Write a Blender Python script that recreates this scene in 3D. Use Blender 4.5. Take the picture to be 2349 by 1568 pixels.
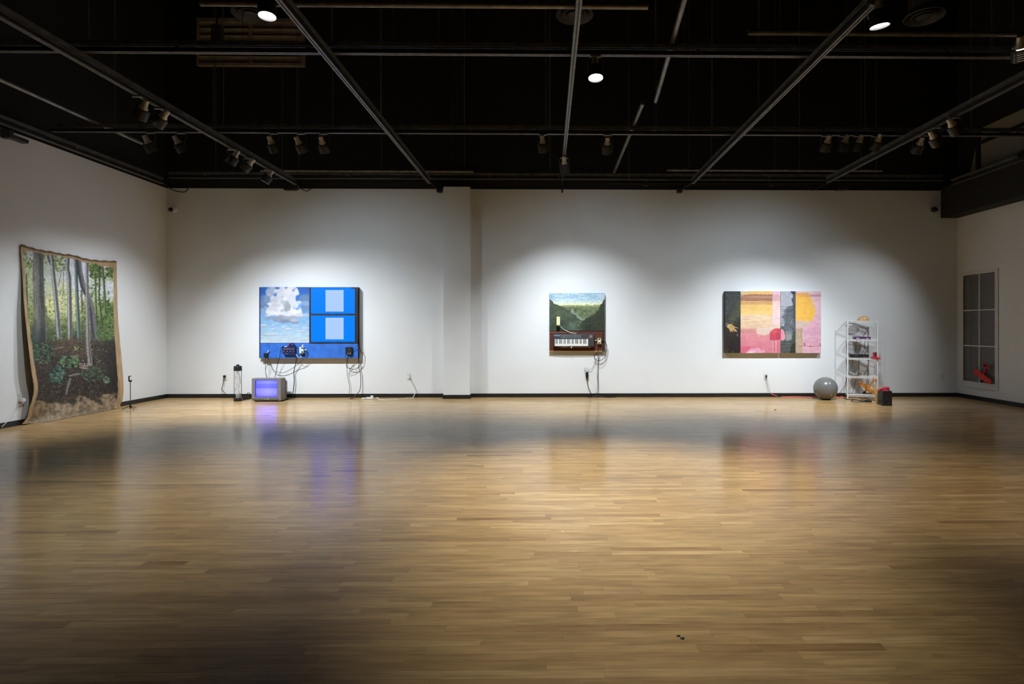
import bpy, math, random
import numpy as np
from mathutils import Vector, Matrix

# ------------------------------------------------------------------ scene, camera, light level
scn = bpy.context.scene
for o in list(bpy.data.objects):
    bpy.data.objects.remove(o)
COL = scn.collection
random.seed(7)

IMG_W, IMG_H = 2349.0, 1568.0
F = 1340.0                       # focal length in photograph pixels
HZ = 750.0                       # horizon row
YAW = math.radians(0.8)
CX = 1256.0 + F * math.tan(YAW)  # principal column
CAMH = 1.3375
YB = 11.1667                     # back wall

cam_d = bpy.data.cameras.new('camera')
cam = bpy.data.objects.new('camera', cam_d)
COL.objects.link(cam)
cam.location = (0, 0, CAMH)
cam.rotation_euler = (math.radians(90), 0, -YAW)
cam_d.sensor_fit = 'HORIZONTAL'
cam_d.sensor_width = 36.0
cam_d.lens = F / IMG_W * 36.0
cam_d.shift_x = (IMG_W / 2 - CX) / IMG_W
cam_d.shift_y = (HZ - IMG_H / 2) / IMG_W
cam_d.clip_start = 0.05
cam_d.clip_end = 100
scn.camera = cam

world = bpy.data.worlds.new('world')
scn.world = world
world.use_nodes = True
world.node_tree.nodes['Background'].inputs[0].default_value = (0.5, 0.5, 0.55, 1)
world.node_tree.nodes['Background'].inputs[1].default_value = 0.0

vs = scn.view_settings
vs.view_transform = 'Standard'
vs.look = 'None'
vs.gamma = 1.0
vs.use_curve_mapping = False
vs.exposure = 0.0
try:
    scn.cycles.max_bounces = 4
    scn.cycles.diffuse_bounces = 3
    scn.cycles.glossy_bounces = 3
    scn.cycles.transparent_max_bounces = 8
    scn.cycles.use_adaptive_sampling = True
    scn.cycles.adaptive_threshold = 0.15
    scn.cycles.adaptive_min_samples = 20
    scn.cycles.sample_clamp_indirect = 4.0
    scn.cycles.caustics_reflective = False
    scn.cycles.caustics_refractive = False
except Exception:
    pass

# ------------------------------------------------------------------ geometry helpers
def ray(px, py):
    dx, dz = (px - CX) / F, (HZ - py) / F
    c, s = math.cos(YAW), math.sin(YAW)
    return Vector((dx * c + s, -dx * s + c, dz))

def PY(px, py, Y):               # point of that direction on the plane y = Y
    d = ray(px, py); t = Y / d.y
    return Vector((d.x * t, Y, CAMH + d.z * t))

def PX(px, py, X):
    d = ray(px, py); t = X / d.x
    return Vector((X, d.y * t, CAMH + d.z * t))

def PZ(px, py, Z):
    d = ray(px, py); t = (Z - CAMH) / d.z
    return Vector((d.x * t, d.y * t, Z))

def PF(px, py, z=0.0):           # on the floor
    p = PZ(px, py, 0.0); p.z = z
    return p

MATS = {}
BASE = {}                        # world matrix of every Empty / parent made here

def srgb(r, g, b):
    def f(c):
        c /= 255.0
        return c / 12.92 if c <= 0.04045 else ((c + 0.055) / 1.055) ** 2.4
    return (f(r), f(g), f(b), 1.0)

def mat(name, col, rough=0.6, metal=0.0, spec=0.5, noise=0.0, nscale=20.0, emit=None, estr=0.0, bump=0.0, coat=0.0, alpha=None):
    if name in MATS:
        return MATS[name]
    m = bpy.data.materials.new(name)
    m.use_nodes = True
    nt = m.node_tree; b = nt.nodes['Principled BSDF']
    b.inputs['Base Color'].default_value = col
    b.inputs['Roughness'].default_value = rough
    b.inputs['Metallic'].default_value = metal
    b.inputs['Specular IOR Level'].default_value = spec
    b.inputs['Coat Weight'].default_value = coat
    if emit is not None:
        b.inputs['Emission Color'].default_value = emit
        b.inputs['Emission Strength'].default_value = estr
    if alpha is not None:
        b.inputs['Alpha'].default_value = alpha
    if noise > 0 or bump > 0:
        tc = nt.nodes.new('ShaderNodeTexCoord')
        n = nt.nodes.new('ShaderNodeTexNoise')
        n.inputs['Scale'].default_value = nscale
        n.inputs['Detail'].default_value = 4
        nt.links.new(tc.outputs['Object'], n.inputs['Vector'])
        if noise > 0:
            mr = nt.nodes.new('ShaderNodeMapRange')
            mr.inputs['From Min'].default_value = 0.3; mr.inputs['From Max'].default_value = 0.7
            mr.inputs['To Min'].default_value = 1 - noise; mr.inputs['To Max'].default_value = 1 + noise
            nt.links.new(n.outputs['Fac'], mr.inputs['Value'])
            mx = nt.nodes.new('ShaderNodeVectorMath'); mx.operation = 'SCALE'
            mx.inputs[0].default_value = col[:3]
            nt.links.new(mr.outputs[0], mx.inputs['Scale'])
            nt.links.new(mx.outputs[0], b.inputs['Base Color'])
        if bump > 0:
            bp = nt.nodes.new('ShaderNodeBump')
            bp.inputs['Strength'].default_value = bump
            bp.inputs['Distance'].default_value = 0.01
            nt.links.new(n.outputs['Fac'], bp.inputs['Height'])
            nt.links.new(bp.outputs[0], b.inputs['Normal'])
    MATS[name] = m
    return m

def tag(o, label=None, cat=None, group=None, kind=None):
    if label: o['label'] = label
    if cat: o['category'] = cat
    if group: o['group'] = group
    if kind: o['kind'] = kind
    return o

def thing(name, loc, label, cat, group=None, rot=None):
    o = bpy.data.objects.new(name, None)
    o.empty_display_size = 0.1
    COL.objects.link(o)
    o.location = loc
    m = Matrix.Translation(Vector(loc))
    if rot is not None:
        o.rotation_euler = rot.to_euler() if isinstance(rot, Matrix) else rot
        m = m @ o.rotation_euler.to_matrix().to_4x4()
    BASE[o] = m
    return tag(o, label, cat, group)

class MB:
    """collects shapes (in world coordinates) and links them as one mesh object"""
    def __init__(s):
        s.v = []; s.f = []; s.M = Matrix.Identity(4)
    def add(s, vs_, fs_):
        k = len(s.v)
        s.v += [s.M @ Vector(p) for p in vs_]
        s.f += [tuple(i + k for i in f) for f in fs_]
        return s
    def box(s, a, b, bev=0.0):
        x0, y0, z0 = [min(p, q) for p, q in zip(a, b)]; x1, y1, z1 = [max(p, q) for p, q in zip(a, b)]
        if bev <= 0:
            return s.add([(x0,y0,z0),(x1,y0,z0),(x1,y1,z0),(x0,y1,z0),(x0,y0,z1),(x1,y0,z1),(x1,y1,z1),(x0,y1,z1)],
                         [(0,3,2,1),(4,5,6,7),(0,1,5,4),(1,2,6,5),(2,3,7,6),(3,0,4,7)])
        e = bev
        V = []
        for z, q in ((z0, e), (z0 + e, 0), (z1 - e, 0), (z1, e)):
            X0, X1, Y0, Y1 = x0 + q, x1 - q, y0 + q, y1 - q
            V += [(X0+e-q*.5,Y0,z),(X1-e+q*.5,Y0,z),(X1,Y0+e-q*.5,z),(X1,Y1-e+q*.5,z),(X1-e+q*.5,Y1,z),(X0+e-q*.5,Y1,z),(X0,Y1-e+q*.5,z),(X0,Y0+e-q*.5,z)]
        Fs = [tuple(range(7, -1, -1)), tuple(range(24, 32))]
        for r in range(3):
            for i in range(8):
                j = (i + 1) % 8
                Fs.append((r*8+i, r*8+j, r*8+8+j, r*8+8+i))
        return s.add(V, Fs)
    def prism(s, pts, axis, a, b):
        """polygon (2D) pushed along an axis from a to b"""
        def mk(p, t):
            return {'x': (t, p[0], p[1]), 'y': (p[0], t, p[1]), 'z': (p[0], p[1], t)}[axis]
        n = len(pts)
        V = [mk(p, a) for p in pts] + [mk(p, b) for p in pts]
        Fs = [tuple(range(n - 1, -1, -1)), tuple(range(n, 2 * n))] + [(i, (i + 1) % n, n + (i + 1) % n, n + i) for i in range(n)]
        return s.add(V, Fs)
    def lathe(s, prof, seg=20, close=True):
        """profile (r, z) about the local z axis"""
        V = []; Fs = []; n = len(prof)
        for i in range(seg):
            a = 2 * math.pi * i / seg
            for r, z in prof:
                V.append((r * math.cos(a), r * math.sin(a), z))
        for i in range(seg):
            j = (i + 1) % seg
            for k in range(n - 1):
                Fs.append((i*n+k, j*n+k, j*n+k+1, i*n+k+1))
        if close:
            Fs.append(tuple(i * n for i in range(seg - 1, -1, -1)))
            Fs.append(tuple(i * n + n - 1 for i in range(seg)))
        return s.add(V, Fs)
    def tube(s, pts, r, seg=6, smooth=0):
        P = [Vector(p) for p in pts]
        if smooth:
            P = crom(P, smooth)
        V = []; Fs = []
        prev = None
        for i, p in enumerate(P):
            t = (P[min(i + 1, len(P) - 1)] - P[max(i - 1, 0)])
            if t.length < 1e-9: t = Vector((0, 0, 1))
            t.normalize()
            if prev is None:
                u = t.orthogonal().normalized()
            else:
                u = (prev - t * prev.dot(t))
                u = u.normalized() if u.length > 1e-6 else t.orthogonal().normalized()
            prev = u; w = t.cross(u)
            for k in range(seg):
                a = 2 * math.pi * k / seg
                V.append(p + (u * math.cos(a) + w * math.sin(a)) * r)
        for i in range(len(P) - 1):
            for k in range(seg):
                l = (k + 1) % seg
                Fs.append((i*seg+k, i*seg+l, i*seg+seg+l, i*seg+seg+k))
        Fs.append(tuple(range(seg - 1, -1, -1)))
        Fs.append(tuple((len(P) - 1) * seg + k for k in range(seg)))
        return s.add(V, Fs)
    def build(s, name, m, parent=None, smooth=False, label=None, kind=None):
        me = bpy.data.meshes.new(name)
        inv = BASE[parent].inverted() if parent is not None and parent in BASE else Matrix.Identity(4)
        me.from_pydata([tuple(inv @ p) for p in s.v], [], s.f)
        me.materials.append(m)
        if smooth:
            me.polygons.foreach_set('use_smooth', [True] * len(me.polygons))
            try: me.set_sharp_from_angle(angle=math.radians(40))
            except Exception: pass
        me.update()
        o = bpy.data.objects.new(name, me)
        COL.objects.link(o)
        if parent is not None:
            o.parent = parent
            BASE[o] = BASE.get(parent, Matrix.Identity(4))
        if label: o['label'] = label
        if kind: o['kind'] = kind
        return o

def crom(P, n):
    out = []
    for i in range(len(P) - 1):
        p0 = P[max(i - 1, 0)]; p1 = P[i]; p2 = P[i + 1]; p3 = P[min(i + 2, len(P) - 1)]
        for k in range(n):
            t = k / n
            out.append(0.5 * ((2 * p1) + (p2 - p0) * t + (2 * p0 - 5 * p1 + 4 * p2 - p3) * t * t + (3 * p1 - p0 - 3 * p2 + p3) * t ** 3))
    out.append(P[-1])
    return out

def frame(origin, x, y, z):
    m = Matrix.Identity(4)
    for i, v in enumerate((x, y, z)):
        for r in range(3):
            m[r][i] = v[r]
    m.translation = origin
    return m

def aim_matrix(origin, direction):
    """local -z looks along direction"""
    z = -Vector(direction).normalized()
    x = Vector((0, 0, 1)).cross(z)
    x = x.normalized() if x.length > 1e-5 else Vector((1, 0, 0))
    y = z.cross(x)
    return frame(origin, x, y, z)

# ------------------------------------------------------------------ materials
def wall_material(name, col, rough):
    m = mat(name, col, rough, spec=0.25)
    nt = m.node_tree; b = nt.nodes['Principled BSDF']
    g = nt.nodes.new('ShaderNodeNewGeometry')
    n1 = nt.nodes.new('ShaderNodeTexNoise'); n1.inputs['Scale'].default_value = 0.7; n1.inputs['Detail'].default_value = 2
    nt.links.new(g.outputs['Position'], n1.inputs['Vector'])
    mr = nt.nodes.new('ShaderNodeMapRange')
    mr.inputs['From Min'].default_value = 0.3; mr.inputs['From Max'].default_value = 0.7
    mr.inputs['To Min'].default_value = 0.96; mr.inputs['To Max'].default_value = 1.03
    nt.links.new(n1.outputs['Fac'], mr.inputs['Value'])
    sc = nt.nodes.new('ShaderNodeVectorMath'); sc.operation = 'SCALE'; sc.inputs[0].default_value = col[:3]
    nt.links.new(mr.outputs[0], sc.inputs['Scale']); nt.links.new(sc.outputs[0], b.inputs['Base Color'])
    return m

M_WALL = wall_material('white_wall_paint', (0.785, 0.805, 0.825, 1), 0.75)
M_BLACKWALL = wall_material('black_wall_paint', (0.026, 0.025, 0.025, 1), 0.8)
M_BEIGE = wall_material('beige_wall_paint', (0.32, 0.29, 0.25, 1), 0.8)
M_BASE = mat('black_vinyl_baseboard', (0.012, 0.011, 0.010, 1), 0.45, noise=0.3, nscale=6)
M_STRUT = mat('grey_strut_metal', (0.13, 0.13, 0.13, 1), 0.5, metal=0.3, noise=0.35, nscale=9)
M_TRACK = mat('dark_track_metal', (0.03, 0.03, 0.03, 1), 0.5, metal=0.3, noise=0.35, nscale=9)
M_LIP = mat('pale_track_lip', (0.17, 0.165, 0.155, 1), 0.45, metal=0.5, noise=0.25, nscale=14)  # bottom flanges, a paler grey than the track sides
M_PIPE = mat('galvanised_pipe', (0.21, 0.20, 0.185, 1), 0.4, metal=0.6, noise=0.3, nscale=8)
M_BLACK = mat('black_plastic', (0.012, 0.012, 0.013, 1), 0.45, noise=0.2, nscale=30)
M_BLACKMAT = mat('matt_black_metal', (0.022, 0.022, 0.024, 1), 0.5, noise=0.2, nscale=25)
M_WHITEP = mat('white_plastic', (0.75, 0.75, 0.73, 1), 0.4, noise=0.05, nscale=30)
M_NECK = mat('satin_lamp_socket', (0.62, 0.58, 0.50, 1), 0.35, metal=0.4, noise=0.15, nscale=30)
M_BULB = mat('lit_lamp_glass', (1, 1, 1, 1), 0.3, emit=(1.0, 0.96, 0.9, 1), estr=14.0)
M_BULBDIM = mat('glowing_lamp_envelope', (1, 1, 1, 1), 0.3, emit=(1.0, 0.86, 0.74, 1), estr=2.5)
M_BULBOFF = mat('unlit_lamp_glass', (0.5, 0.5, 0.5, 1), 0.15)
M_GREYM = mat('dull_grey_metal', (0.20, 0.20, 0.20, 1), 0.5, metal=0.4, noise=0.2, nscale=20)
M_CABLE = mat('black_cable_rubber', (0.014, 0.014, 0.015, 1), 0.5, noise=0.2, nscale=40)
M_WCABLE = mat('white_cable_rubber', (0.72, 0.70, 0.66, 1), 0.5, noise=0.1, nscale=40)

def paint_material(name, rough=0.55, spec=0.3, emit=0.0):
    m = mat(name, (1, 1, 1, 1), rough, spec=spec)
    nt = m.node_tree; b = nt.nodes['Principled BSDF']
    a = nt.nodes.new('ShaderNodeVertexColor'); a.layer_name = 'Paint'
    nt.links.new(a.outputs['Color'], b.inputs['Base Color'])
    tc = nt.nodes.new('ShaderNodeTexCoord')
    n = nt.nodes.new('ShaderNodeTexNoise'); n.inputs['Scale'].default_value = 60; n.inputs['Detail'].default_value = 3
    bp = nt.nodes.new('ShaderNodeBump'); bp.inputs['Strength'].default_value = 0.15; bp.inputs['Distance'].default_value = 0.002
    nt.links.new(tc.outputs['Object'], n.inputs['Vector'])
    nt.links.new(n.outputs['Fac'], bp.inputs['Height']); nt.links.new(bp.outputs[0], b.inputs['Normal'])
    return m
M_PAINT = paint_material('oil_paint_on_canvas')

# ------------------------------------------------------------------ the room
XL = PY(382, 700, YB).x
XR = PY(2196, 700, YB).x
YF = -3.5
ZT = 3.969                        # top of the white paint
ZC = 7.8

# floor: every maple strip is a board of its own
def floor_material():
    m = mat('maple_strip_floor', (0.5, 0.33, 0.17, 1), 0.5, spec=0.15)
    nt = m.node_tree; b = nt.nodes['Principled BSDF']; L = nt.links.new
    at = nt.nodes.new('ShaderNodeAttribute'); at.attribute_name = 'tone'
    g = nt.nodes.new('ShaderNodeNewGeometry')
    off = nt.nodes.new('ShaderNodeVectorMath'); off.operation = 'SCALE'; off.inputs[0].default_value = (37, 11, 91)
    L(at.outputs['Fac'], off.inputs['Scale'])
    ad = nt.nodes.new('ShaderNodeVectorMath'); ad.operation = 'ADD'
    L(g.outputs['Position'], ad.inputs[0]); L(off.outputs[0], ad.inputs[1])
    st = nt.nodes.new('ShaderNodeVectorMath'); st.operation = 'MULTIPLY'; st.inputs[1].default_value = (2.2, 34, 1)
    L(ad.outputs[0], st.inputs[0])
    n1 = nt.nodes.new('ShaderNodeTexNoise'); n1.inputs['Scale'].default_value = 1.6; n1.inputs['Detail'].default_value = 4; n1.inputs['Distortion'].default_value = 0.6
    L(st.outputs[0], n1.inputs['Vector'])
    st2 = nt.nodes.new('ShaderNodeVectorMath'); st2.operation = 'MULTIPLY'; st2.inputs[1].default_value = (1.0, 6, 1)
    L(ad.outputs[0], st2.inputs[0])
    n2 = nt.nodes.new('ShaderNodeTexNoise'); n2.inputs['Scale'].default_value = 3.2; n2.inputs['Detail'].default_value = 3
    L(st2.outputs[0], n2.inputs['Vector'])
    rp = nt.nodes.new('ShaderNodeValToRGB')
    e = rp.color_ramp.elements
    e[0].position = 0.0; e[0].color = (0.270, 0.146, 0.054, 1)
    e[1].position = 1.0; e[1].color = (0.590, 0.390, 0.170, 1)
    x = e.new(0.35); x.color = (0.440, 0.266, 0.106, 1)
    x = e.new(0.70); x.color = (0.510, 0.324, 0.132, 1)
    L(at.outputs['Fac'], rp.inputs['Fac'])
    m1 = nt.nodes.new('ShaderNodeMapRange'); m1.inputs['From Min'].default_value = 0.3; m1.inputs['From Max'].default_value = 0.7
    m1.inputs['To Min'].default_value = 0.84; m1.inputs['To Max'].default_value = 1.12
    L(n1.outputs['Fac'], m1.inputs['Value'])
    m2 = nt.nodes.new('ShaderNodeMapRange'); m2.inputs['From Min'].default_value = 0.28; m2.inputs['From Max'].default_value = 0.6
    m2.inputs['To Min'].default_value = 0.72; m2.inputs['To Max'].default_value = 1.06
    L(n2.outputs['Fac'], m2.inputs['Value'])
    mm = nt.nodes.new('ShaderNodeMath'); mm.operation = 'MULTIPLY'
    L(m1.outputs[0], mm.inputs[0]); L(m2.outputs[0], mm.inputs[1])
    sc = nt.nodes.new('ShaderNodeVectorMath'); sc.operation = 'SCALE'
    L(rp.outputs['Color'], sc.inputs[0]); L(mm.outputs[0], sc.inputs['Scale'])
    L(sc.outputs[0], b.inputs['Base Color'])
    b.inputs['Coat Weight'].default_value = FLOOR_COAT
    b.inputs['Coat Roughness'].default_value = FLOOR_COAT_ROUGH
    b.inputs['Coat IOR'].default_value = 1.4
    return m
FLOOR_COAT, FLOOR_COAT_ROUGH = 0.65, 0.16
M_FLOOR = floor_material()
M_SUB = mat('dark_subfloor', (0.05, 0.035, 0.02, 1), 0.9)

fl = MB(); fl.box((XL - 0.3, YF - 0.3, -0.25), (XR + 0.3, YB + 0.3, -0.019))
floor = fl.build('floor', M_SUB)
tag(floor, 'glossy maple strip floor of the gallery', 'floor', kind='structure')
BASE[floor] = Matrix.Identity(4)

rng = random.Random(31)
BW = 0.0573
boards = []
y = YB; row = 0
while y > YF:
    x = XL - rng.random() * 0.8
    while x < XR:
        ln = rng.choice([0.24, 0.32, 0.42, 0.5, 0.62, 0.75, 0.9, 1.1, 1.3]) * (0.9 + 0.2 * rng.random())
        x0, x1 = max(x, XL), min(x + ln, XR)
        if x1 - x0 > 0.02:
            boards.append((x0, x1, y - BW, y, min(1, max(0, rng.gauss(0.60, 0.18))), rng.gauss(0, 0.0004), rng.gauss(0, 1), rng.gauss(0, 1)))
        x += ln
    y -= BW; row += 1

def proj(p):
    c, s = math.cos(YAW), math.sin(YAW)
    d = p[0] * s + p[1] * c
    return CX + F * (p[0] * c - p[1] * s) / d, HZ - F * (p[2] - CAMH) / d

def seen(b):
    if b[2] < 2.19: 
        if b[3] < 2.2: return 0
    a = []
    for X, Y in ((b[0], b[2]), (b[1], b[2]), (b[1], b[3]), (b[0], b[3])):
        px, py = proj((X, max(Y, 2.15), 0))
        a.append((min(max(px, 0), IMG_W), min(max(py, 0), IMG_H)))
    ar = 0
    for i in range(4):
        j = (i + 1) % 4
        ar += a[i][0] * a[j][1] - a[j][0] * a[i][1]
    return abs(ar) / 2

order = sorted(range(len(boards)), key=lambda i: -seen(boards[i]))
own = set(order[:300])

def board_geo(b, k):
    x0, x1, y0, y1, t, dz, ta, tb = b
    g = 0.00012; e = 0.0004
    x0 += g; x1 -= g; y0 += g; y1 -= g
    def z(x, y): return -0.0008 + 0.00012 * ta * ((y - y0) / BW - 0.5) * 0.6 + 0.00006 * tb * (1 if x > (x0 + x1) / 2 else -1)
    V = [(x0, y0, -0.018), (x1, y0, -0.018), (x1, y1, -0.018), (x0, y1, -0.018),
         (x0, y0, -0.0012), (x1, y0, -0.0012), (x1, y1, -0.0012), (x0, y1, -0.0012),
         (x0 + e, y0 + e, z(x0, y0)), (x1 - e, y0 + e, z(x1, y0)), (x1 - e, y1 - e, z(x1, y1)), (x0 + e, y1 - e, z(x0, y1))]
    Fs = [(0, 1, 5, 4), (1, 2, 6, 5), (2, 3, 7, 6), (3, 0, 4, 7), (4, 5, 9, 8), (5, 6, 10, 9), (6, 7, 11, 10), (7, 4, 8, 11), (8, 9, 10, 11)]
    return V, [tuple(i + k for i in f) for f in Fs]

def link_board_mesh(name, V, Fs, tones, kind=None):
    me = bpy.data.meshes.new(name)
    me.from_pydata(V, [], Fs)
    at = me.attributes.new('tone', 'FLOAT', 'POINT')
    at.data.foreach_set('value', tones)
    me.materials.append(M_FLOOR)
    o = bpy.data.objects.new(name, me)
    COL.objects.link(o); o.parent = floor
    if kind: o['kind'] = kind
    return o

V_, F_, T_ = [], [], []
for i, b in enumerate(boards):
    if i in own:
        v, f = board_geo(b, 0)
        link_board_mesh('floorboard', v, f, [b[4]] * 12)
    else:
        v, f = board_geo(b, len(V_))
        V_ += v; F_ += f; T_ += [b[4]] * 12
link_board_mesh('distant_floorboards', V_, F_, T_, 'stuff')

# walls
def struct(name, mb, m, label, cat='wall', parent=None):
    o = mb.build(name, m, parent)
    if parent is None:
        tag(o, label, cat, kind='structure'); BASE[o] = Matrix.Identity(4)
    return o

wb = struct('wall_back', MB().box((XL - 0.3, YB, -0.2), (XR + 0.3, YB + 0.3, ZT)), M_WALL, 'white back wall with the three lit artworks')
MB().box((XL - 0.3, YB + 0.02, ZT), (XR + 0.3, YB + 0.3, ZC)).build('black_upper_wall', M_BLACKWALL, wb, label='black painted upper wall')
pu0, pu1 = PY(1042, 300, YB).x, PY(1066, 300, YB).x
UP = MB().box((pu0, YB - 0.10, ZT + 0.05), (pu1, YB + 0.02, ZC))

wl = struct('wall_left', MB().box((XL - 0.3, YF - 0.3, -0.2), (XL, YB, ZT)), M_WALL, 'white left wall behind the forest canvas')
MB().box((XL - 0.3, YF - 0.3, ZT), (XL - 0.02, YB + 0.3, ZC)).build('black_upper_wall', M_BLACKWALL, wl, label='black painted upper wall')

# right wall with an opening for the grille window
wy0, wy1, wz0, wz1 = 10.206, 10.986, 0.33, 2.312
wy1 = PX(2211, 631, XR).y; wy0 = PX(2284, 625, XR).y
rw = MB()
rw.box((XR, YF - 0.3, -0.2), (XR + 0.3, wy0, ZT)).box((XR, wy1, -0.2), (XR + 0.3, YB, ZT))
rw.box((XR, wy0, -0.2), (XR + 0.3, wy1, wz0)).box((XR, wy0, wz1), (XR + 0.3, wy1, ZT))
wr = struct('wall_right', rw, M_WALL, 'dim white right wall around the tall grille window')
MB().box((XR + 0.02, YF - 0.3, ZT), (XR + 0.3, YB + 0.3, ZC)).build('black_upper_wall', M_BLACKWALL, wr, label='black painted upper wall')

struct('wall_upper_pier', UP, M_BLACKWALL, 'black pier rising above the back wall', 'pier')
struct('wall_front', MB().box((XL - 0.3, YF - 0.3, -0.2), (XR + 0.3, YF, ZC)), M_BLACKWALL, 'dark wall at the near end of the gallery')
struct('ceiling', MB().box((XL - 0.3, YF - 0.3, ZC), (XR + 0.3, YB + 0.3, ZC + 0.2)), M_BLACKWALL, 'black ceiling high above the lighting tracks', 'ceiling')

# pillar
pY = 10.95
pl0, pl1 = PY(1017, 700, pY).x, PY(1077.5, 700, pY).x
struct('wall_pier', MB().box((pl0, pY, 0), (pl1, YB, PY(1050, 428, pY).z)), M_WALL, 'white pier standing out of the back wall', 'pier')

# bulkhead along the right wall
bx0 = PY(2158, 480, YB).x
bz = PY(2170, 500, YB).z
struct('trim_1', MB().box((bx0, YF, bz), (XR, YB, 4.02)), M_BLACKWALL, 'black bulkhead running along the top of right wall', 'bulkhead')

# baseboards
bh, bt = 0.072, 0.012
o = struct('baseboard_back', MB().box((XL, YB - bt, 0), (pl0, YB, bh)).box((pl1, YB - bt, 0), (XR, YB, bh)), M_BASE, 'black baseboard along the back wall', 'baseboard')
MB().box((pl0 - bt, pY - bt, 0), (pl1 + bt, pY, bh)).box((pl0 - bt, pY, 0), (pl0, YB, bh)).box((pl1, pY, 0), (pl1 + bt, YB, bh)).build('pier_baseboard', M_BASE, o)
struct('baseboard_left', MB().box((XL, YF, 0), (XL + bt, YB - bt, bh)), M_BASE, 'black baseboard along the left wall', 'baseboard')
struct('baseboard_right', MB().box((XR - bt, YF, 0), (XR, YB - bt, bh)), M_BASE, 'black baseboard along the right wall', 'baseboard')

# beige clerestory wall above the bulkhead on the right
cl = thing('wall_clerestory', (XR, 9.0, 4.0), 'beige upper wall with dark rails above the right bulkhead', 'wall')
cl['kind'] = 'structure'
yA = PX(2248, 296, XR).y; zA = PX(2248, 296, XR).z
yB_ = PX(2222, 390, XR).y
MB().prism([(yB_, 4.02), (yA + 0.06, zA - 0.25), (yA, zA), (YF, zA), (YF, 4.02)], 'x', XR - 0.02, XR + 0.02).build('beige_panel', M_BEIGE, cl)
zr = PX(2349, 284, XR - 0.05).z
MB().box((XR - 0.06, YF, zr - 0.03), (XR - 0.02, yA + 0.04, zr + 0.03)).build('rail', M_BLACKWALL, cl)
yp = PX(2242, 350, XR - 0.06).y
MB().box((XR - 0.07, yp - 0.035, 4.02), (XR - 0.02, yp + 0.035, zA)).build('post', M_BLACKWALL, cl)

# window_1: six wire-mesh panes in a white frame
win = thing('window_1', (XR, (wy0 + wy1) / 2, wz0), 'tall narrow window of six wire mesh panes on right wall', 'window')
win['kind'] = 'structure'
M_FRAME = mat('grey_white_window_paint', (0.72, 0.72, 0.72, 1), 0.5, noise=0.05, nscale=10)
M_MESH = mat('grey_wire_mesh', (0.27, 0.27, 0.28, 1), 0.5, metal=0.3, noise=0.1, nscale=30)
M_DARK = mat('dark_recess', (0.025, 0.025, 0.026, 1), 0.9)
fo = 0.07
fm = MB()
fm.box((XR - 0.016, wy0 - fo, wz0 - fo * 1.6), (XR + 0.02, wy0, wz1 + fo)).box((XR - 0.016, wy1, wz0 - fo * 1.6), (XR + 0.02, wy1 + fo, wz1 + fo))
fm.box((XR - 0.016, wy0, wz1), (XR + 0.02, wy1, wz1 + fo)).box((XR - 0.016, wy0, wz0 - fo * 1.6), (XR + 0.02, wy1, wz0))
fm.build('window_frame', M_FRAME, win)
ym = (wy0 + wy1) / 2
zs = [wz0, wz0 + (wz1 - wz0) / 3, wz0 + 2 * (wz1 - wz0) / 3, wz1]
MB().box((XR + 0.0, ym - 0.012, wz0), (XR + 0.03, ym + 0.012, wz1)).build('mullion', M_FRAME, win)
for z in zs[1:3]:
    MB().box((XR + 0.0, wy0, z - 0.012), (XR + 0.03, ym - 0.012, z + 0.012)).box((XR + 0.0, ym + 0.012, z - 0.012), (XR + 0.03, wy1, z + 0.012)).build('crossbar', M_FRAME, win)
for a, b in ((wy0, ym - 0.012), (ym + 0.012, wy1)):
    for k in range(3):
        g = MB(); z0, z1 = zs[k] + (0.012 if k else 0), zs[k + 1] - (0.012 if k < 2 else 0)
        n = 22
        for i in range(1, n):
            yy = a + (b - a) * i / n
            g.box((XR + 0.012, yy - 0.003, z0), (XR + 0.016, yy + 0.003, z1))
        n = 38
        for i in range(1, n):
            zz = z0 + (z1 - z0) * i / n
            g.box((XR + 0.008, a, zz - 0.0048), (XR + 0.012, b, zz + 0.0048))
        g.build('mesh_pane', M_MESH, win)
MB().box((XR + 0.10, wy0, wz0), (XR + 0.12, wy1, wz1)).build('recess_back', M_DARK, win)

# ------------------------------------------------------------------ lighting grid
ZL = CAMH + 2.63        # underside of the tracks that run towards the back wall
ZX = CAMH + 2.75        # underside of the tracks that run across, resting on them
G_TR = 'ceiling lighting tracks'

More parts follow.
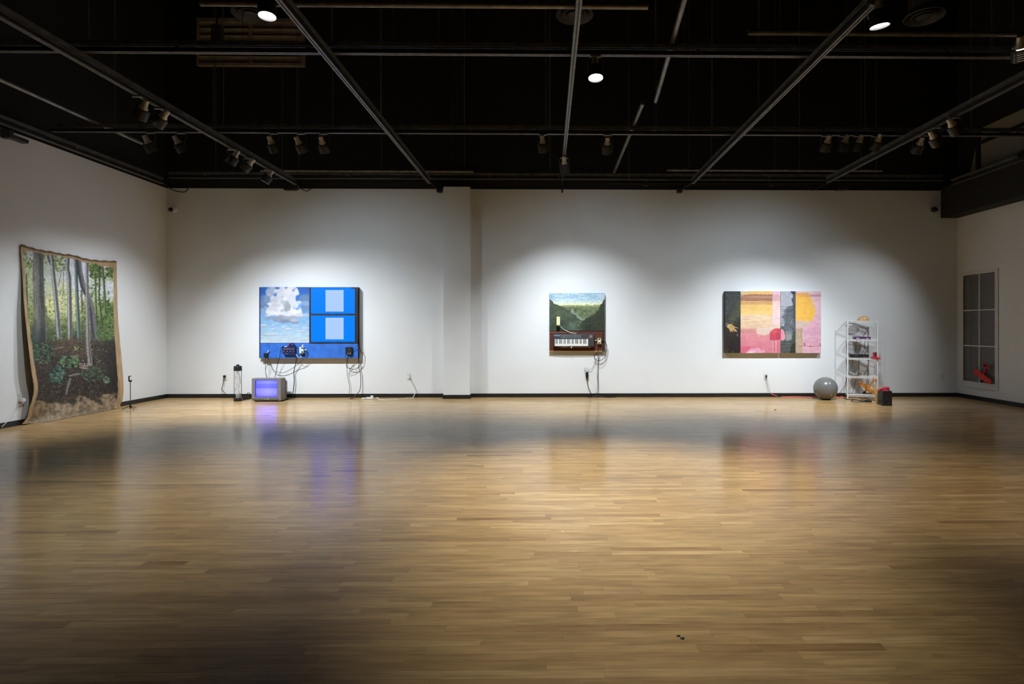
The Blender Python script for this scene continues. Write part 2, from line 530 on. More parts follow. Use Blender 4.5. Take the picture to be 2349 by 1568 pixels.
def beam(name, a, b, z, label, rods=(), group=G_TR):
    """strut above, track below, joined by brackets; along x or y"""
    a = Vector(a); b = Vector(b); along = 0 if abs(b.x - a.x) > abs(b.y - a.y) else 1
    t = thing(name, ((a.x + b.x) / 2, (a.y + b.y) / 2, z), label, 'lighting track', group)
    def bx(mb, s0, s1, w0, w1, z0, z1):
        c = a.y if along == 0 else a.x
        if along == 0: mb.box((s0, c + w0, z + z0), (s1, c + w1, z + z1))
        else: mb.box((c + w0, s0, z + z0), (c + w1, s1, z + z1))
        return mb
    s0, s1 = (min(a.x, b.x), max(a.x, b.x)) if along == 0 else (min(a.y, b.y), max(a.y, b.y))
    bx(MB(), s0, s1, -0.021, 0.021, 0.012, 0.046).build('track', M_TRACK, t)
    lp = MB(); bx(lp, s0, s1, -0.024, -0.006, 0.0, 0.012); bx(lp, s0, s1, 0.006, 0.024, 0.0, 0.012)
    lp.build('track_lip', M_LIP, t)
    st = MB(); bx(st, s0, s1, -0.021, 0.021, 0.112, 0.116); bx(st, s0, s1, -0.021, -0.016, 0.072, 0.112); bx(st, s0, s1, 0.016, 0.021, 0.072, 0.112)
    st.build('strut', M_STRUT, t)
    n = max(2, int((s1 - s0) / 1.25)); L = s1 - s0
    for i in range(n):
        s = s0 + L * (i + 0.5) / n
        bx(MB(), s - 0.02, s + 0.02, -0.012, 0.012, 0.046, 0.075).build('bracket', M_GREYM, t)
    for r in rods:
        p = (r, a.y, 0) if along == 0 else (a.x, r, 0)
        m = MB(); m.tube([(p[0], p[1], z + 0.112), (p[0], p[1], ZC)], 0.0048, 5)
        m.build('hanger_rod', M_GREYM, t)
    return t

Yc = [2.75 * F / (HZ - 127), 2.75 * F / (HZ - 308), 2.75 * F / (HZ - 412)]
xs = lambda lst, Y: [PY(p, 200, Y).x for p in lst]
xl_, xr_ = XL + 0.22, bx0 - 0.16
beam('cross_track', (xl_, Yc[0], 0), (xr_, Yc[0], 0), ZX, 'nearest and highest in view of the three tracks running across',
     xs([203, 263, 509, 556, 760, 903, 1006, 1251, 1503, 1570, 1741, 1941, 2275], Yc[0]))
beam('cross_track', (xl_, Yc[1], 0), (xr_, Yc[1], 0), ZX, 'middle one of the three tracks running across, carrying most spotlights',
     xs([263, 490, 513, 680, 763, 873, 1065, 1252, 1260, 1505, 1634, 1740, 1834, 1984, 2228], Yc[1]))
beam('cross_track', (xl_, Yc[2], 0), (xr_, Yc[2], 0), ZX, 'farthest of the three tracks running across, just before back wall',
     xs([265, 495, 685, 875, 1066, 1262, 1442, 1632, 1834, 2010], Yc[2]))

YN = -1.0
def long_track(px, py, label):
    p = PZ(px, py, ZL)
    return p, beam('long_track', (p.x, YN, 0), (p.x, p.y, 0), ZL, label)
pD, tD = long_track(678, 424, 'lighting track slanting down from top left corner of the photo')
pA, tA = long_track(985.4, 421.8, 'lighting track that ends just left of the white pier')
pC, tC = long_track(1293, 372, 'near vertical lighting track above the keyboard painting')
pB, tB = long_track(1589.4, 421.8, 'lighting track slanting down to right of centre before triptych')
pE, tE = long_track(1897.6, 420, 'lighting track slanting in from right edge above the wire shelf')
pWL = PZ(373, 422, ZL)
beam('side_track', (pWL.x, YN, 0), (pWL.x, pWL.y, 0), ZL, 'lighting track hugging the top of the left wall')
pWR = PZ(2193, 422, ZL)
beam('side_track', (min(pWR.x, bx0 - 0.04), YN, 0), (min(pWR.x, bx0 - 0.04), 10.75, 0), ZL, 'lighting track hugging the black bulkhead on the right')

# straps that tie the track ends back to the wall
def strap(p, q, label, w=0.016):
    t = thing('wall_bracket', q, label, 'bracket', 'brackets tying tracks to the wall')
    MB().tube([p, q], w * 0.7, 6).build('arm', M_TRACK, t)
    MB().box((q[0] - 0.045, q[1] - 0.05, q[2] - 0.03), (q[0] + 0.045, YB, q[2] + 0.035)).build('plate', M_BLACKMAT, t)
strap(pA + Vector((0, -0.02, 0.03)), PY(1008, 437, YB - 0.06), 'black bracket beside the white pier at wall top')
strap(pB + Vector((0, -0.02, 0.03)), PY(1559, 438, YB - 0.06), 'black bracket at wall top above left edge of triptych')
sc_ = thing('wall_bracket', PY(1290, 430, YB - 0.05), 'thin dark strip hanging over wall top above keyboard painting', 'bracket', 'brackets tying tracks to the wall')
MB().tube([pC + Vector((0, -0.05, 0.02)), PY(1290, 415, YB - 0.12), PY(1290, 441, YB - 0.03)], 0.016, 6, 4).build('strip', M_TRACK, sc_)

# loose pipes lying over the tracks
ZP = ZX + 0.116 + 0.028
def pipe(a, b, label, r=0.027, hang=()):
    t = thing('steel_pipe', ((a + b) / 2), label, 'pipe', 'pipes above the lighting tracks')
    m = MB(); d = (b - a).normalized()
    m.tube([a, b], r, 14); m.build('pipe_tube', M_PIPE, t, smooth=True)
    e = MB(); e.tube([a - d * 0.002, a + d * 0.02], r * 0.8, 12).tube([b - d * 0.02, b + d * 0.002], r * 0.8, 12)
    e.build('pipe_mouth', M_DARK, t)
    for q in hang:
        c = a + (b - a) * q
        MB().tube([c, (c.x, c.y, ZC)], 0.004, 5).build('hanger_wire', M_GREYM, t)
    return t
p0, p1 = PZ(0, 182, ZP), PZ(325, 328, ZP)
dd = p1 - p0
pipe(p0 - dd * 0.8, p1, 'pale steel pipe at upper left above the left wall')
pipe(PZ(1504, 232, ZP), PZ(1570, 0, ZP) + (PZ(1570, 0, ZP) - PZ(1504, 232, ZP)) * 0.8, 'steel pipe running out of the top of the photo, right of centre')
g0, g1 = PZ(1475, 236, ZP), PZ(1407, 399, ZP)
pipe(g0, g1, 'short open ended steel pipe pointing at the back wall, right of centre')
a_, b_ = PZ(1715.6, 74.5, ZP + 0.03), PZ(2349, 78, ZP + 0.03)
pipe(a_, Vector((xr_ - 0.1, a_.y, a_.z)), 'level steel pipe across the upper right corner', hang=(0.06, 0.5, 0.9))
a_, b_ = PZ(460, 7, ZP + 0.03), PZ(1490, 3, ZP + 0.03)
pipe(a_, Vector((b_.x, a_.y, a_.z)), 'level steel pipe along the top edge of the photo', hang=(0.05, 0.4, 0.72, 0.97))
a_, b_ = PZ(598, 391, ZP), PZ(1085, 391, ZP)
pipe(a_, Vector((b_.x, a_.y, a_.z)), 'level grey pipe over the wall left of the pier', 0.024, hang=(0.1, 0.9))
a_, b_ = PZ(1530, 389.5, ZP), PZ(2028, 389.5, ZP)
pipe(a_, Vector((b_.x, a_.y, a_.z)), 'level grey pipe over the wall above triptych and shelf', 0.024, hang=(0.1, 0.5, 0.9))

# conduit with boxes on the black upper wall
cd = thing('conduit', PY(1700, 421, YB), 'dark conduit with junction boxes along the black upper wall', 'conduit')
MB().tube([PY(1400, 421, YB - 0.01), PY(2156, 421, YB - 0.01)], 0.011, 6).build('conduit_tube', M_BLACKMAT, cd)
for x in (1480, 1768):
    q = PY(x, 421, YB)
    MB().box((q.x - 0.05, YB - 0.06, q.z - 0.05), (q.x + 0.05, YB, q.z + 0.06), 0.008).build('junction_box', M_BLACKMAT, cd)

# black boxes with tails of cable at the top of the wall
def wallbox(px, label, tail, tl):
    q = PY(px, 431, YB)
    t = thing('wall_sensor', q, label, 'sensor box', 'black boxes at the wall top')
    MB().prism([(q.x - 0.13, q.z + 0.06), (q.x + 0.13, q.z + 0.06), (q.x + 0.13, q.z - 0.02), (q.x + 0.06, q.z - 0.055), (q.x - 0.13, q.z - 0.055)], 'y', YB - 0.12, YB).build('box', M_BLACK, t)
    MB().lathe([(0.006, 0), (0.006, 0.004)], 8).build('indicator', M_WHITEP, t).location = Vector((0, -0.1215, -0.02))
    m = MB(); m.tube([PY(x, y, YB - o) for x, y, o in tail], 0.008, 6, 6)
    tag(m.build('cable', M_CABLE), tl, 'cable')
wallbox(672, 'black box at wall top below end of left slanting track', [(682, 424, .35), (690, 432, .2), (703, 438, .04), (713, 433, .04), (718, 426, .04), (727, 429, .05)], 'black cable curling at wall top left of the pier')
wallbox(1931, 'black box at wall top above the wire shelf', [(1897, 421, .35), (1878, 431, .15), (1862, 436, .04), (1851, 427, .04), (1838, 426, .05), (1768, 424, .05)], 'black cable dipping at wall top left of the right sensor box')
m = MB(); m.tube([PY(x, y, YB - o) for x, y, o in [(372, 418, .3), (385, 428, .2), (395, 435, .06), (415, 440, .04), (426, 439, .04), (431, 433, .04), (438, 427, .05), (447, 431, .05)]], 0.008, 6, 6)
tag(m.build('cable', M_CABLE), 'black cable drooping in the far left corner at wall top', 'cable')

# arm sticking out of the left wall
q = PX(4, 305, XL); q2 = PX(50, 309, XL)
t = thing('projector_arm', q, 'black arm lying along left wall top at photo edge', 'bracket')
MB().box((XL, q.y, q.z - 0.05), (XL + 0.10, q2.y, q.z + 0.0), 0.006).build('arm', M_BLACKMAT, t)
MB().box((XL, q.y - 0.03, q.z - 0.07), (XL + 0.12, q.y + 0.05, q.z + 0.05), 0.01).build('end_block', M_BLACKMAT, t)

# round air diffusers on duct drops
M_DIFF = mat('dusty_black_diffuser', (0.06, 0.055, 0.05, 1), 0.6, noise=0.3, nscale=10)
def diffuser(px, py, label):
    c = PZ(px, py, 6.30); R = 0.30
    t = thing('air_diffuser', c, label, 'air diffuser', 'round air diffusers')
    def lt(prof, name, seg=32):
        m = MB(); m.M = Matrix.Translation(c); m.lathe(prof, seg); m.build(name, M_DIFF, t, smooth=True)
    lt([(0.22, 0.12), (R, 0.0), (R - 0.012, -0.012), (R - 0.03, 0.004), (0.20, 0.12)], 'outer_ring')
    lt([(0.12, 0.09), (0.20, 0.0), (0.19, -0.012), (0.175, 0.0), (0.11, 0.09)], 'middle_cone')
    lt([(0.04, 0.07), (0.115, -0.005), (0.10, -0.014), (0.03, -0.03), (0.001, -0.03)], 'inner_cone')
    lt([(0.22, 0.12), (0.22, ZC - 6.30)], 'duct_drop', 24)
diffuser(577, 34, 'round black air diffuser at upper left, beside the lit lamp')
diffuser(1318, 35, 'round black air diffuser above the middle of the room')
diffuser(2120, 39, 'round black air diffuser at upper right corner')

# louvred grille high on the black wall
M_LOUV = mat('brown_grey_louvre', (0.34, 0.29, 0.23, 1), 0.55, noise=0.2, nscale=6)
l0, l1 = PY(455, 152, YB), PY(700, 46, YB)
lo = thing('louvre_grille', ((l0.x + l1.x) / 2, YB + 0.02, l0.z), 'large louvred air grille high on the black wall', 'air grille')
fr = MB(); e = 0.05
xm = PY(578, 100, YB).x
fr.box((l0.x, YB - 0.06, l0.z), (l0.x + e, YB + 0.02, l1.z)).box((l1.x - e, YB - 0.06, l0.z), (l1.x, YB + 0.02, l1.z))
fr.box((l0.x + e, YB - 0.06, l0.z), (l1.x - e, YB + 0.02, l0.z + e)).box((l0.x + e, YB - 0.06, l1.z - e), (l1.x - e, YB + 0.02, l1.z))
fr.box((xm - 0.035, YB - 0.055, l0.z + e), (xm + 0.035, YB + 0.02, l1.z - e))
fr.build('grille_frame', M_LOUV, lo)
MB().box((l0.x + e, YB + 0.01, l0.z + e), (l1.x - e, YB + 0.02, l1.z - e)).build('grille_back', M_DARK, lo)
for a, b in ((l0.x + e, xm - 0.035), (xm + 0.035, l1.x - e)):
    for k in range(6):
        z = l0.z + e + (l1.z - l0.z - 2 * e) * (k + 0.5) / 6
        MB().prism([(YB - 0.055, z + 0.055), (YB - 0.045, z + 0.062), (YB + 0.008, z - 0.035), (YB - 0.002, z - 0.045)], 'x', a, b).build('slat', M_LOUV, lo)

# speaker hanging before the grille
c = PY(498, 81, 8.9)
t = thing('hanging_speaker', c, 'black drum shaped speaker hanging before the louvred grille', 'speaker')
m = MB(); m.M = Matrix.Translation(c); m.lathe([(0.07, 0.14), (0.08, 0.13), (0.08, -0.13), (0.07, -0.14)], 20); m.build('speaker_body', M_BLACKMAT, t, smooth=True)
MB().tube([c + Vector((0, 0, 0.13)), (c.x, c.y, ZC)], 0.012, 6).build('drop_rod', M_BLACKMAT, t)

# ------------------------------------------------------------------ spotlights
M_HEAD = mat('black_lamp_shade', (0.022, 0.022, 0.024, 1), 0.42, noise=0.2, nscale=20)
def spotlight(head, mount, target, label, watts=0.0, cone=62, blend=1.0, face=False, col=(1, 0.975, 0.94), louvred=False, gold=1.0):
    head = Vector(head); mount = Vector(mount); target = Vector(target)
    t = thing('track_spotlight', mount, label, 'spotlight', 'track spotlights')
    M = aim_matrix(head, target - head)
    m = MB(); m.box((mount.x - 0.055, mount.y - 0.02, mount.z - 0.016), (mount.x + 0.055, mount.y + 0.02, mount.z), 0.004); m.build('track_adapter', M_GREYM, t)
    x = M.to_3x3() @ Vector((1, 0, 0)); zup = M.to_3x3() @ Vector((0, 0, 1))
    xa = Vector((1, 0, 0)) if x.x > 0 else Vector((-1, 0, 0))
    m = MB()
    for s in (-1, 1):
        m.tube([mount + xa * s * 0.05 - Vector((0, 0, 0.014)), mount + xa * s * 0.07 - Vector((0, 0, 0.04)), head + x * s * 0.083 + zup * 0.02], 0.0035, 5, 3)
    m.build('yoke', M_GREYM, t)
    m = MB(); m.M = M; m.lathe([(0.052, 0.062), (0.05, 0.072), (0.036, 0.095), (0.033, 0.15), (0.029, 0.17)], 18); m.build('socket', M_NECK, t, smooth=True)
    m = MB(); m.M = M
    if louvred:
        for k in range(6):
            z = 0.055 - 0.02 * k
            m.lathe([(0.062, z), (0.08, z - 0.004), (0.08, z - 0.0165), (0.062, z - 0.0125)], 22, close=False)
        for k in range(6):
            a = k * math.pi / 3
            m.box((0.07 * math.cos(a) - 0.006, 0.07 * math.sin(a) - 0.006, -0.065), (0.07 * math.cos(a) + 0.006, 0.07 * math.sin(a) + 0.006, 0.06))
    else:
        m.lathe([(0.045, 0.062), (0.068, 0.058), (0.077, 0.035), (0.078, -0.065), (0.074, -0.065), (0.073, 0.02), (0.045, 0.03)], 24)
    m.build('shade', M_HEAD, t, smooth=True)
    m = MB(); m.M = M
    if louvred: m.lathe([(0.02, 0.05), (0.058, 0.03), (0.06, -0.04), (0.04, -0.05), (0.001, -0.052)], 18)
    else: m.lathe([(0.03, 0.03), (0.071, -0.045), (0.065, -0.052), (0.04, -0.058), (0.001, -0.06)], 24)
    m.build('lamp_bulb', (M_BULBDIM if louvred else M_BULB) if watts > 0 else M_BULBOFF, t, smooth=True)
    if watts > 0:
        ld = bpy.data.lights.new('lamp_light', 'SPOT')
        ld.energy = watts; ld.color = col; ld.spot_size = math.radians(cone); ld.spot_blend = blend; ld.shadow_soft_size = 0.05
        lo_ = bpy.data.objects.new('lamp_light', ld); COL.objects.link(lo_)
        lo_.parent = t
        lo_.matrix_local = BASE[t].inverted() @ M @ Matrix.Translation((0, 0, -0.085))
    return t

Y2 = Yc[1]
def s2(px, py, tx, tz, label, **k):
    h = PY(px, py, Y2); return spotlight(h, (h.x + k.pop('dx', 0), Y2, ZX), (tx, YB, tz), label, **k)
def onlong(track_x, adapter, headpx, target, label, **k):
    a = PZ(adapter[0], adapter[1], ZL); a.x = track_x
    h = PY(headpx[0], headpx[1], a.y)
    return spotlight(h, a, target, label, **k)

E1 = LIGHT = 1.0
# blue assemblage
COOL = (0.88, 0.948, 1.0)
COOLER = (0.70, 0.86, 1.0)
s2(346, 338, -4.35, -0.9, 'far left spotlight on the middle cross track', watts=570, cone=82, col=COOL)
s2(416, 338, -3.3, -0.9, 'second spotlight from left on the middle cross track', watts=570, cone=82, col=COOL)
s2(628, 338, -3.25, 0.30, 'leftmost of three spotlights above the blue assemblage', watts=110, cone=125, col=COOLER)
s2(691, 338, -2.7, 1.0, 'middle one of three spotlights above the blue assemblage', watts=0)
s2(743, 338, -3.05, 1.0, 'rightmost of three spotlights above blue assemblage, dark all over', watts=0)
# keyboard painting
s2(1246, 338, 0.45, -0.5, 'spotlight on middle cross track left of the keyboard painting', watts=260, cone=62, col=COOL)
s2(1393, 341, 1.0, 0.5, 'spotlight on middle cross track right of the keyboard painting', watts=70, cone=125, col=COOLER)
onlong(pC.x, (1292, 361), (1295, 385), (0.55, YB, -0.9), 'bright necked spotlight close before the back wall above keyboard painting', watts=500, cone=94, col=COOL)
# triptych
s2(1894, 336, 3.75, 0.4, 'first from left of the row of four spotlights at right', watts=110, cone=115, col=COOLER)
s2(1934, 336, 3.55, -0.7, 'second from left of the row of four spotlights at right', watts=430, cone=75, col=COOL)
s2(1968, 336, 4.1, -0.7, 'third from left of the row of four spotlights at right', watts=430, cone=75, col=COOL)
s2(2009, 332, 4.6, 1.1, 'last on right of the row of four spotlights', watts=0)
s2(2105, 340, 5.3, 1.0, 'single spotlight on middle cross track right of the row of four', watts=0)
# shelf: this one hangs just past the right edge of the view
h = Vector((6.90, Y2, ZX - 0.26))
spotlight(h, (6.90, Y2, ZX), (5.4, YB, 0.5), 'spotlight near the right end of the middle cross track', watts=230, cone=66, col=COOL)
# forest canvas
onlong(pD.x, (324, 219.5), (324, 260), (XL, 8.1, 0.1), 'nearer of the spotlight pair on left slanting track', watts=150, cone=62, col=COOL)
onlong(pD.x, (367, 247), (366, 278), (XL, 7.7, 1.2), 'farther of the spotlight pair on left slanting track', watts=0)
onlong(pD.x, (531, 341.5), (533, 367), (XL + 0.1, 8.8, 0.0), 'nearest of three spotlights low on left slanting track', watts=200, cone=78, col=COOL)
onlong(pD.x, (566, 362), (565, 383), (XL + 0.1, 8.9, 1.2), 'middle one of three spotlights low on left slanting track', watts=0)
onlong(pD.x, (614, 388), (612, 410), (XL + 0.1, 9.5, 0.0), 'last of three spotlights on left slanting track, nearest the wall', watts=260, cone=78, col=COOL)
# dark pair on the right slanting track
onlong(pE.x, (2144, 291), (2146, 322), (XR, 9.2, 1.4), 'lower spotlight on right slanting track', watts=0)
onlong(pE.x, (2193, 268), (2190, 295), (XR, 8.6, 1.4), 'upper spotlight on right slanting track', watts=0)
# lamps shining down on the floor
h = PY(613, 22, a_.y * 0 + 5.28)
spotlight(h, (h.x, 5.28, ZP + 0.03 - 0.027), (h.x + 0.15, 4.9, 0), 'lit lamp at top left pouring light on the floor', watts=370, cone=70, face=True, col=(0.97, 0.97, 0.94))
h = PY(1366, 166, Yc[0])
spotlight(h, (h.x, Yc[0], ZX), (h.x + 0.10, 5.2, 0), 'lit lamp hanging from the nearest cross track near centre', watts=860, cone=64, face=True, col=(0.97, 0.97, 0.94))
spotlight((pC.x, 3.35, ZL - 0.26), (pC.x, 3.35, ZL), (0.55, 3.3, 0), 'lamp nearest the camera on the middle long track, shining down', watts=320, cone=58, face=True, col=(0.97, 0.97, 0.94))
h = PY(2017, 42, 4.72)
spotlight(h, (pB.x, 4.72, ZL), (3.15, 5.1, 0), 'lit lamp at top right pouring light on the floor', watts=260, cone=70, face=True, col=(1, 0.93, 0.80))
h = PY(2341, 124, 5.75)
spotlight(h, (h.x + 0.03, 5.75, ZP + 0.03 - 0.027), (h.x + 1.5, 7.5, 1.0), 'lamp glowing through slots at the right edge of the photo', watts=60, cone=60, face=True, louvred=True)

# ------------------------------------------------------------------ painting with code
NR = np.random.RandomState(5)
def vnoise(w, h, sx, sy, rs):
    gw, gh = int(w / sx) + 3, int(h / sy) + 3
    g = rs.rand(gh, gw)
    X = np.arange(w) / sx; Y = np.arange(h) / sy
    xi = X.astype(int); yi = Y.astype(int)
    fx = X - xi; fy = Y - yi
    fx = fx * fx * (3 - 2 * fx); fy = fy * fy * (3 - 2 * fy)
    a = g[np.ix_(yi, xi)]; b = g[np.ix_(yi, xi + 1)]; c = g[np.ix_(yi + 1, xi)]; d = g[np.ix_(yi + 1, xi + 1)]
    fx = fx[None, :]; fy = fy[:, None]
    return (a * (1 - fx) + b * fx) * (1 - fy) + (c * (1 - fx) + d * fx) * fy

class Art:
    """raster with its own drawing coordinates (x0..x1, y0..y1); colours in sRGB 0-255"""
    def __init__(s, x0, y0, x1, y1, res, seed=1):
        s.x0, s.y0, s.x1, s.y1 = x0, y0, x1, y1
        s.k = res
        s.W = int(round((x1 - x0) * res)); s.H = int(round((y1 - y0) * res))
        s.rs = np.random.RandomState(seed)
        s.im = np.zeros((s.H, s.W, 3))
        xs_ = x0 + (np.arange(s.W) + 0.5) / res; ys_ = y0 + (np.arange(s.H) + 0.5) / res
        s.X, s.Y = np.meshgrid(xs_, ys_)
    def noise(s, sx, sy=None, oct=3):
        sy = sy or sx; out = np.zeros((s.H, s.W)); a = 0.5; tot = 0
        for i in range(oct):
            out += a * vnoise(s.W, s.H, max(1.0, sx * s.k / 2 ** i), max(1.0, sy * s.k / 2 ** i), s.rs); tot += a; a *= 0.55
        out /= tot
        return np.clip((out - 0.5) * 1.8 + 0.5, 0, 1)
    def blend(s, m, col):
        m = np.clip(m, 0, 1)[..., None]
        s.im = s.im * (1 - m) + np.asarray(col, float) * m
    def grad(s, stops, axis='y'):
        t = s.Y if axis == 'y' else s.X
        ps = [p for p, c in stops]
        for ch in range(3):
            s.im[..., ch] = np.interp(t, ps, [c[ch] for p, c in stops])
    def poly(s, pts, col, a=1.0, wob=0.0, wsc=30):
        X, Y = s.X, s.Y
        if wob:
            X = X + (s.noise(wsc) - 0.5) * 2 * wob; Y = Y + (s.noise(wsc) - 0.5) * 2 * wob
        ins = np.zeros(X.shape, bool); n = len(pts)
        for i in range(n):
            x1, y1 = pts[i]; x2, y2 = pts[(i + 1) % n]
            if y1 == y2: continue
            c = ((y1 > Y) != (y2 > Y)) & (X < (x2 - x1) * (Y - y1) / (y2 - y1) + x1)
            ins ^= c
        m = ins * a
        s.blend(m, col) if not callable(col) else None
        return ins
    def ell(s, cx, cy, rx, ry, col, a=1.0, soft=0.3, wob=0.0, wsc=40, n=None):
        d = np.sqrt(((s.X - cx) / rx) ** 2 + ((s.Y - cy) / ry) ** 2)
        if wob:
            d = d + (((s.noise(wsc) if n is None else n) - 0.5) * 2 * wob)
        m = np.clip((1 - d) / soft + 0.5, 0, 1); m = m * m * (3 - 2 * m)
        if col is not None: s.blend(m * a, col)
        return m
    def stroke(s, pts, w, col, a=1.0, soft=0.4, w2=None):
        d = np.full(s.X.shape, 1e9); n = len(pts) - 1
        for i in range(n):
            (x1, y1), (x2, y2) = pts[i], pts[i + 1]
            L = max(1e-6, (x2 - x1) ** 2 + (y2 - y1) ** 2)
            t = np.clip(((s.X - x1) * (x2 - x1) + (s.Y - y1) * (y2 - y1)) / L, 0, 1)
            ww = w if w2 is None else w + (w2 - w) * (i + t) / n
            d = np.minimum(d, np.hypot(s.X - x1 - t * (x2 - x1), s.Y - y1 - t * (y2 - y1)) / ww)
        m = np.clip((1 - d) / soft + 0.5, 0, 1)
        if col is not None: s.blend(m * a, col)
        return m
    def dabs(s, n, box, size, cols, a=0.8, asp=1.0, mask=None, jit=14):
        x0, y0, x1, y1 = box
        for i in range(n):
            cx = s.rs.uniform(x0, x1); cy = s.rs.uniform(y0, y1)
            ix = int((cx - s.x0) * s.k); iy = int((cy - s.y0) * s.k)
            if not (0 <= ix < s.W and 0 <= iy < s.H): continue
            if mask is not None and s.rs.rand() > mask[iy, ix]: continue
            r = size * s.rs.uniform(0.5, 1.3) * s.k
            R = int(r * max(1, asp)) + 1
            xa, xb, ya, yb = max(0, ix - R), min(s.W, ix + R + 1), max(0, iy - R), min(s.H, iy + R + 1)
            yy, xx = np.mgrid[ya:yb, xa:xb]
            d = np.hypot((xx - ix) / (r * asp), (yy - iy) / r)
            m = (np.clip(1.2 - d, 0, 1) > 0.2) * a
            c = np.asarray(cols[s.rs.randint(len(cols))], float) + s.rs.uniform(-jit, jit)
            s.im[ya:yb, xa:xb] = s.im[ya:yb, xa:xb] * (1 - m[..., None]) + c * m[..., None]
    def vary(s, amp, sx, sy=None):
        n = s.noise(sx, sy)
        s.im *= (1 + (n - 0.5) * 2 * amp)[..., None]
    gain = 1.0
    def lin(s):
        c = np.clip(s.im, 0, 255) / 255.0
        return np.where(c <= 0.04045, c / 12.92, ((c + 0.055) / 1.055) ** 2.4) * s.gain

def painted_grid(name, P, C, material, parent, label=None, thick=None):
    """P: (H,W,3) world points, C: (H,W,3) linear colours"""
    H, W = P.shape[:2]
    inv = BASE[parent].inverted() if parent is not None else Matrix.Identity(4)
    A = np.array(inv)
    Q = P.reshape(-1, 3) @ A[:3, :3].T + A[:3, 3]
    idx = np.arange(H * W).reshape(H, W)
    f = np.stack([idx[:-1, :-1], idx[1:, :-1], idx[1:, 1:], idx[:-1, 1:]], -1).reshape(-1, 4)
    me = bpy.data.meshes.new(name)
    me.vertices.add(H * W); me.vertices.foreach_set('co', Q.astype(np.float32).ravel())
    me.loops.add(f.size); me.loops.foreach_set('vertex_index', f.astype(np.int32).ravel())
    me.polygons.add(len(f)); me.polygons.foreach_set('loop_start', (np.arange(len(f)) * 4).astype(np.int32))
    me.update(calc_edges=True)
    ca = me.color_attributes.new('Paint', 'FLOAT_COLOR', 'POINT')
    ca.data.foreach_set('color', np.concatenate([C.reshape(-1, 3), np.ones((H * W, 1))], 1).astype(np.float32).ravel())
    me.polygons.foreach_set('use_smooth', [True] * len(f))
    me.materials.append(material)
    me.update()
    o = bpy.data.objects.new(name, me); COL.objects.link(o)
    if parent is not None:
        o.parent = parent; BASE[o] = BASE[parent]
    if label: o['label'] = label
    return o

def flat_painting(name, art, x0, x1, z0, z1, Y, parent, label=None, material=None):
    H, W = art.H, art.W
    xs_ = np.linspace(x0, x1, W); zs_ = np.linspace(z1, z0, H)
    P = np.zeros((H, W, 3)); P[..., 0] = xs_[None, :]; P[..., 1] = Y; P[..., 2] = zs_[:, None]
    return painted_grid(name, P, art.lin(), material or M_PAINT, parent, label)

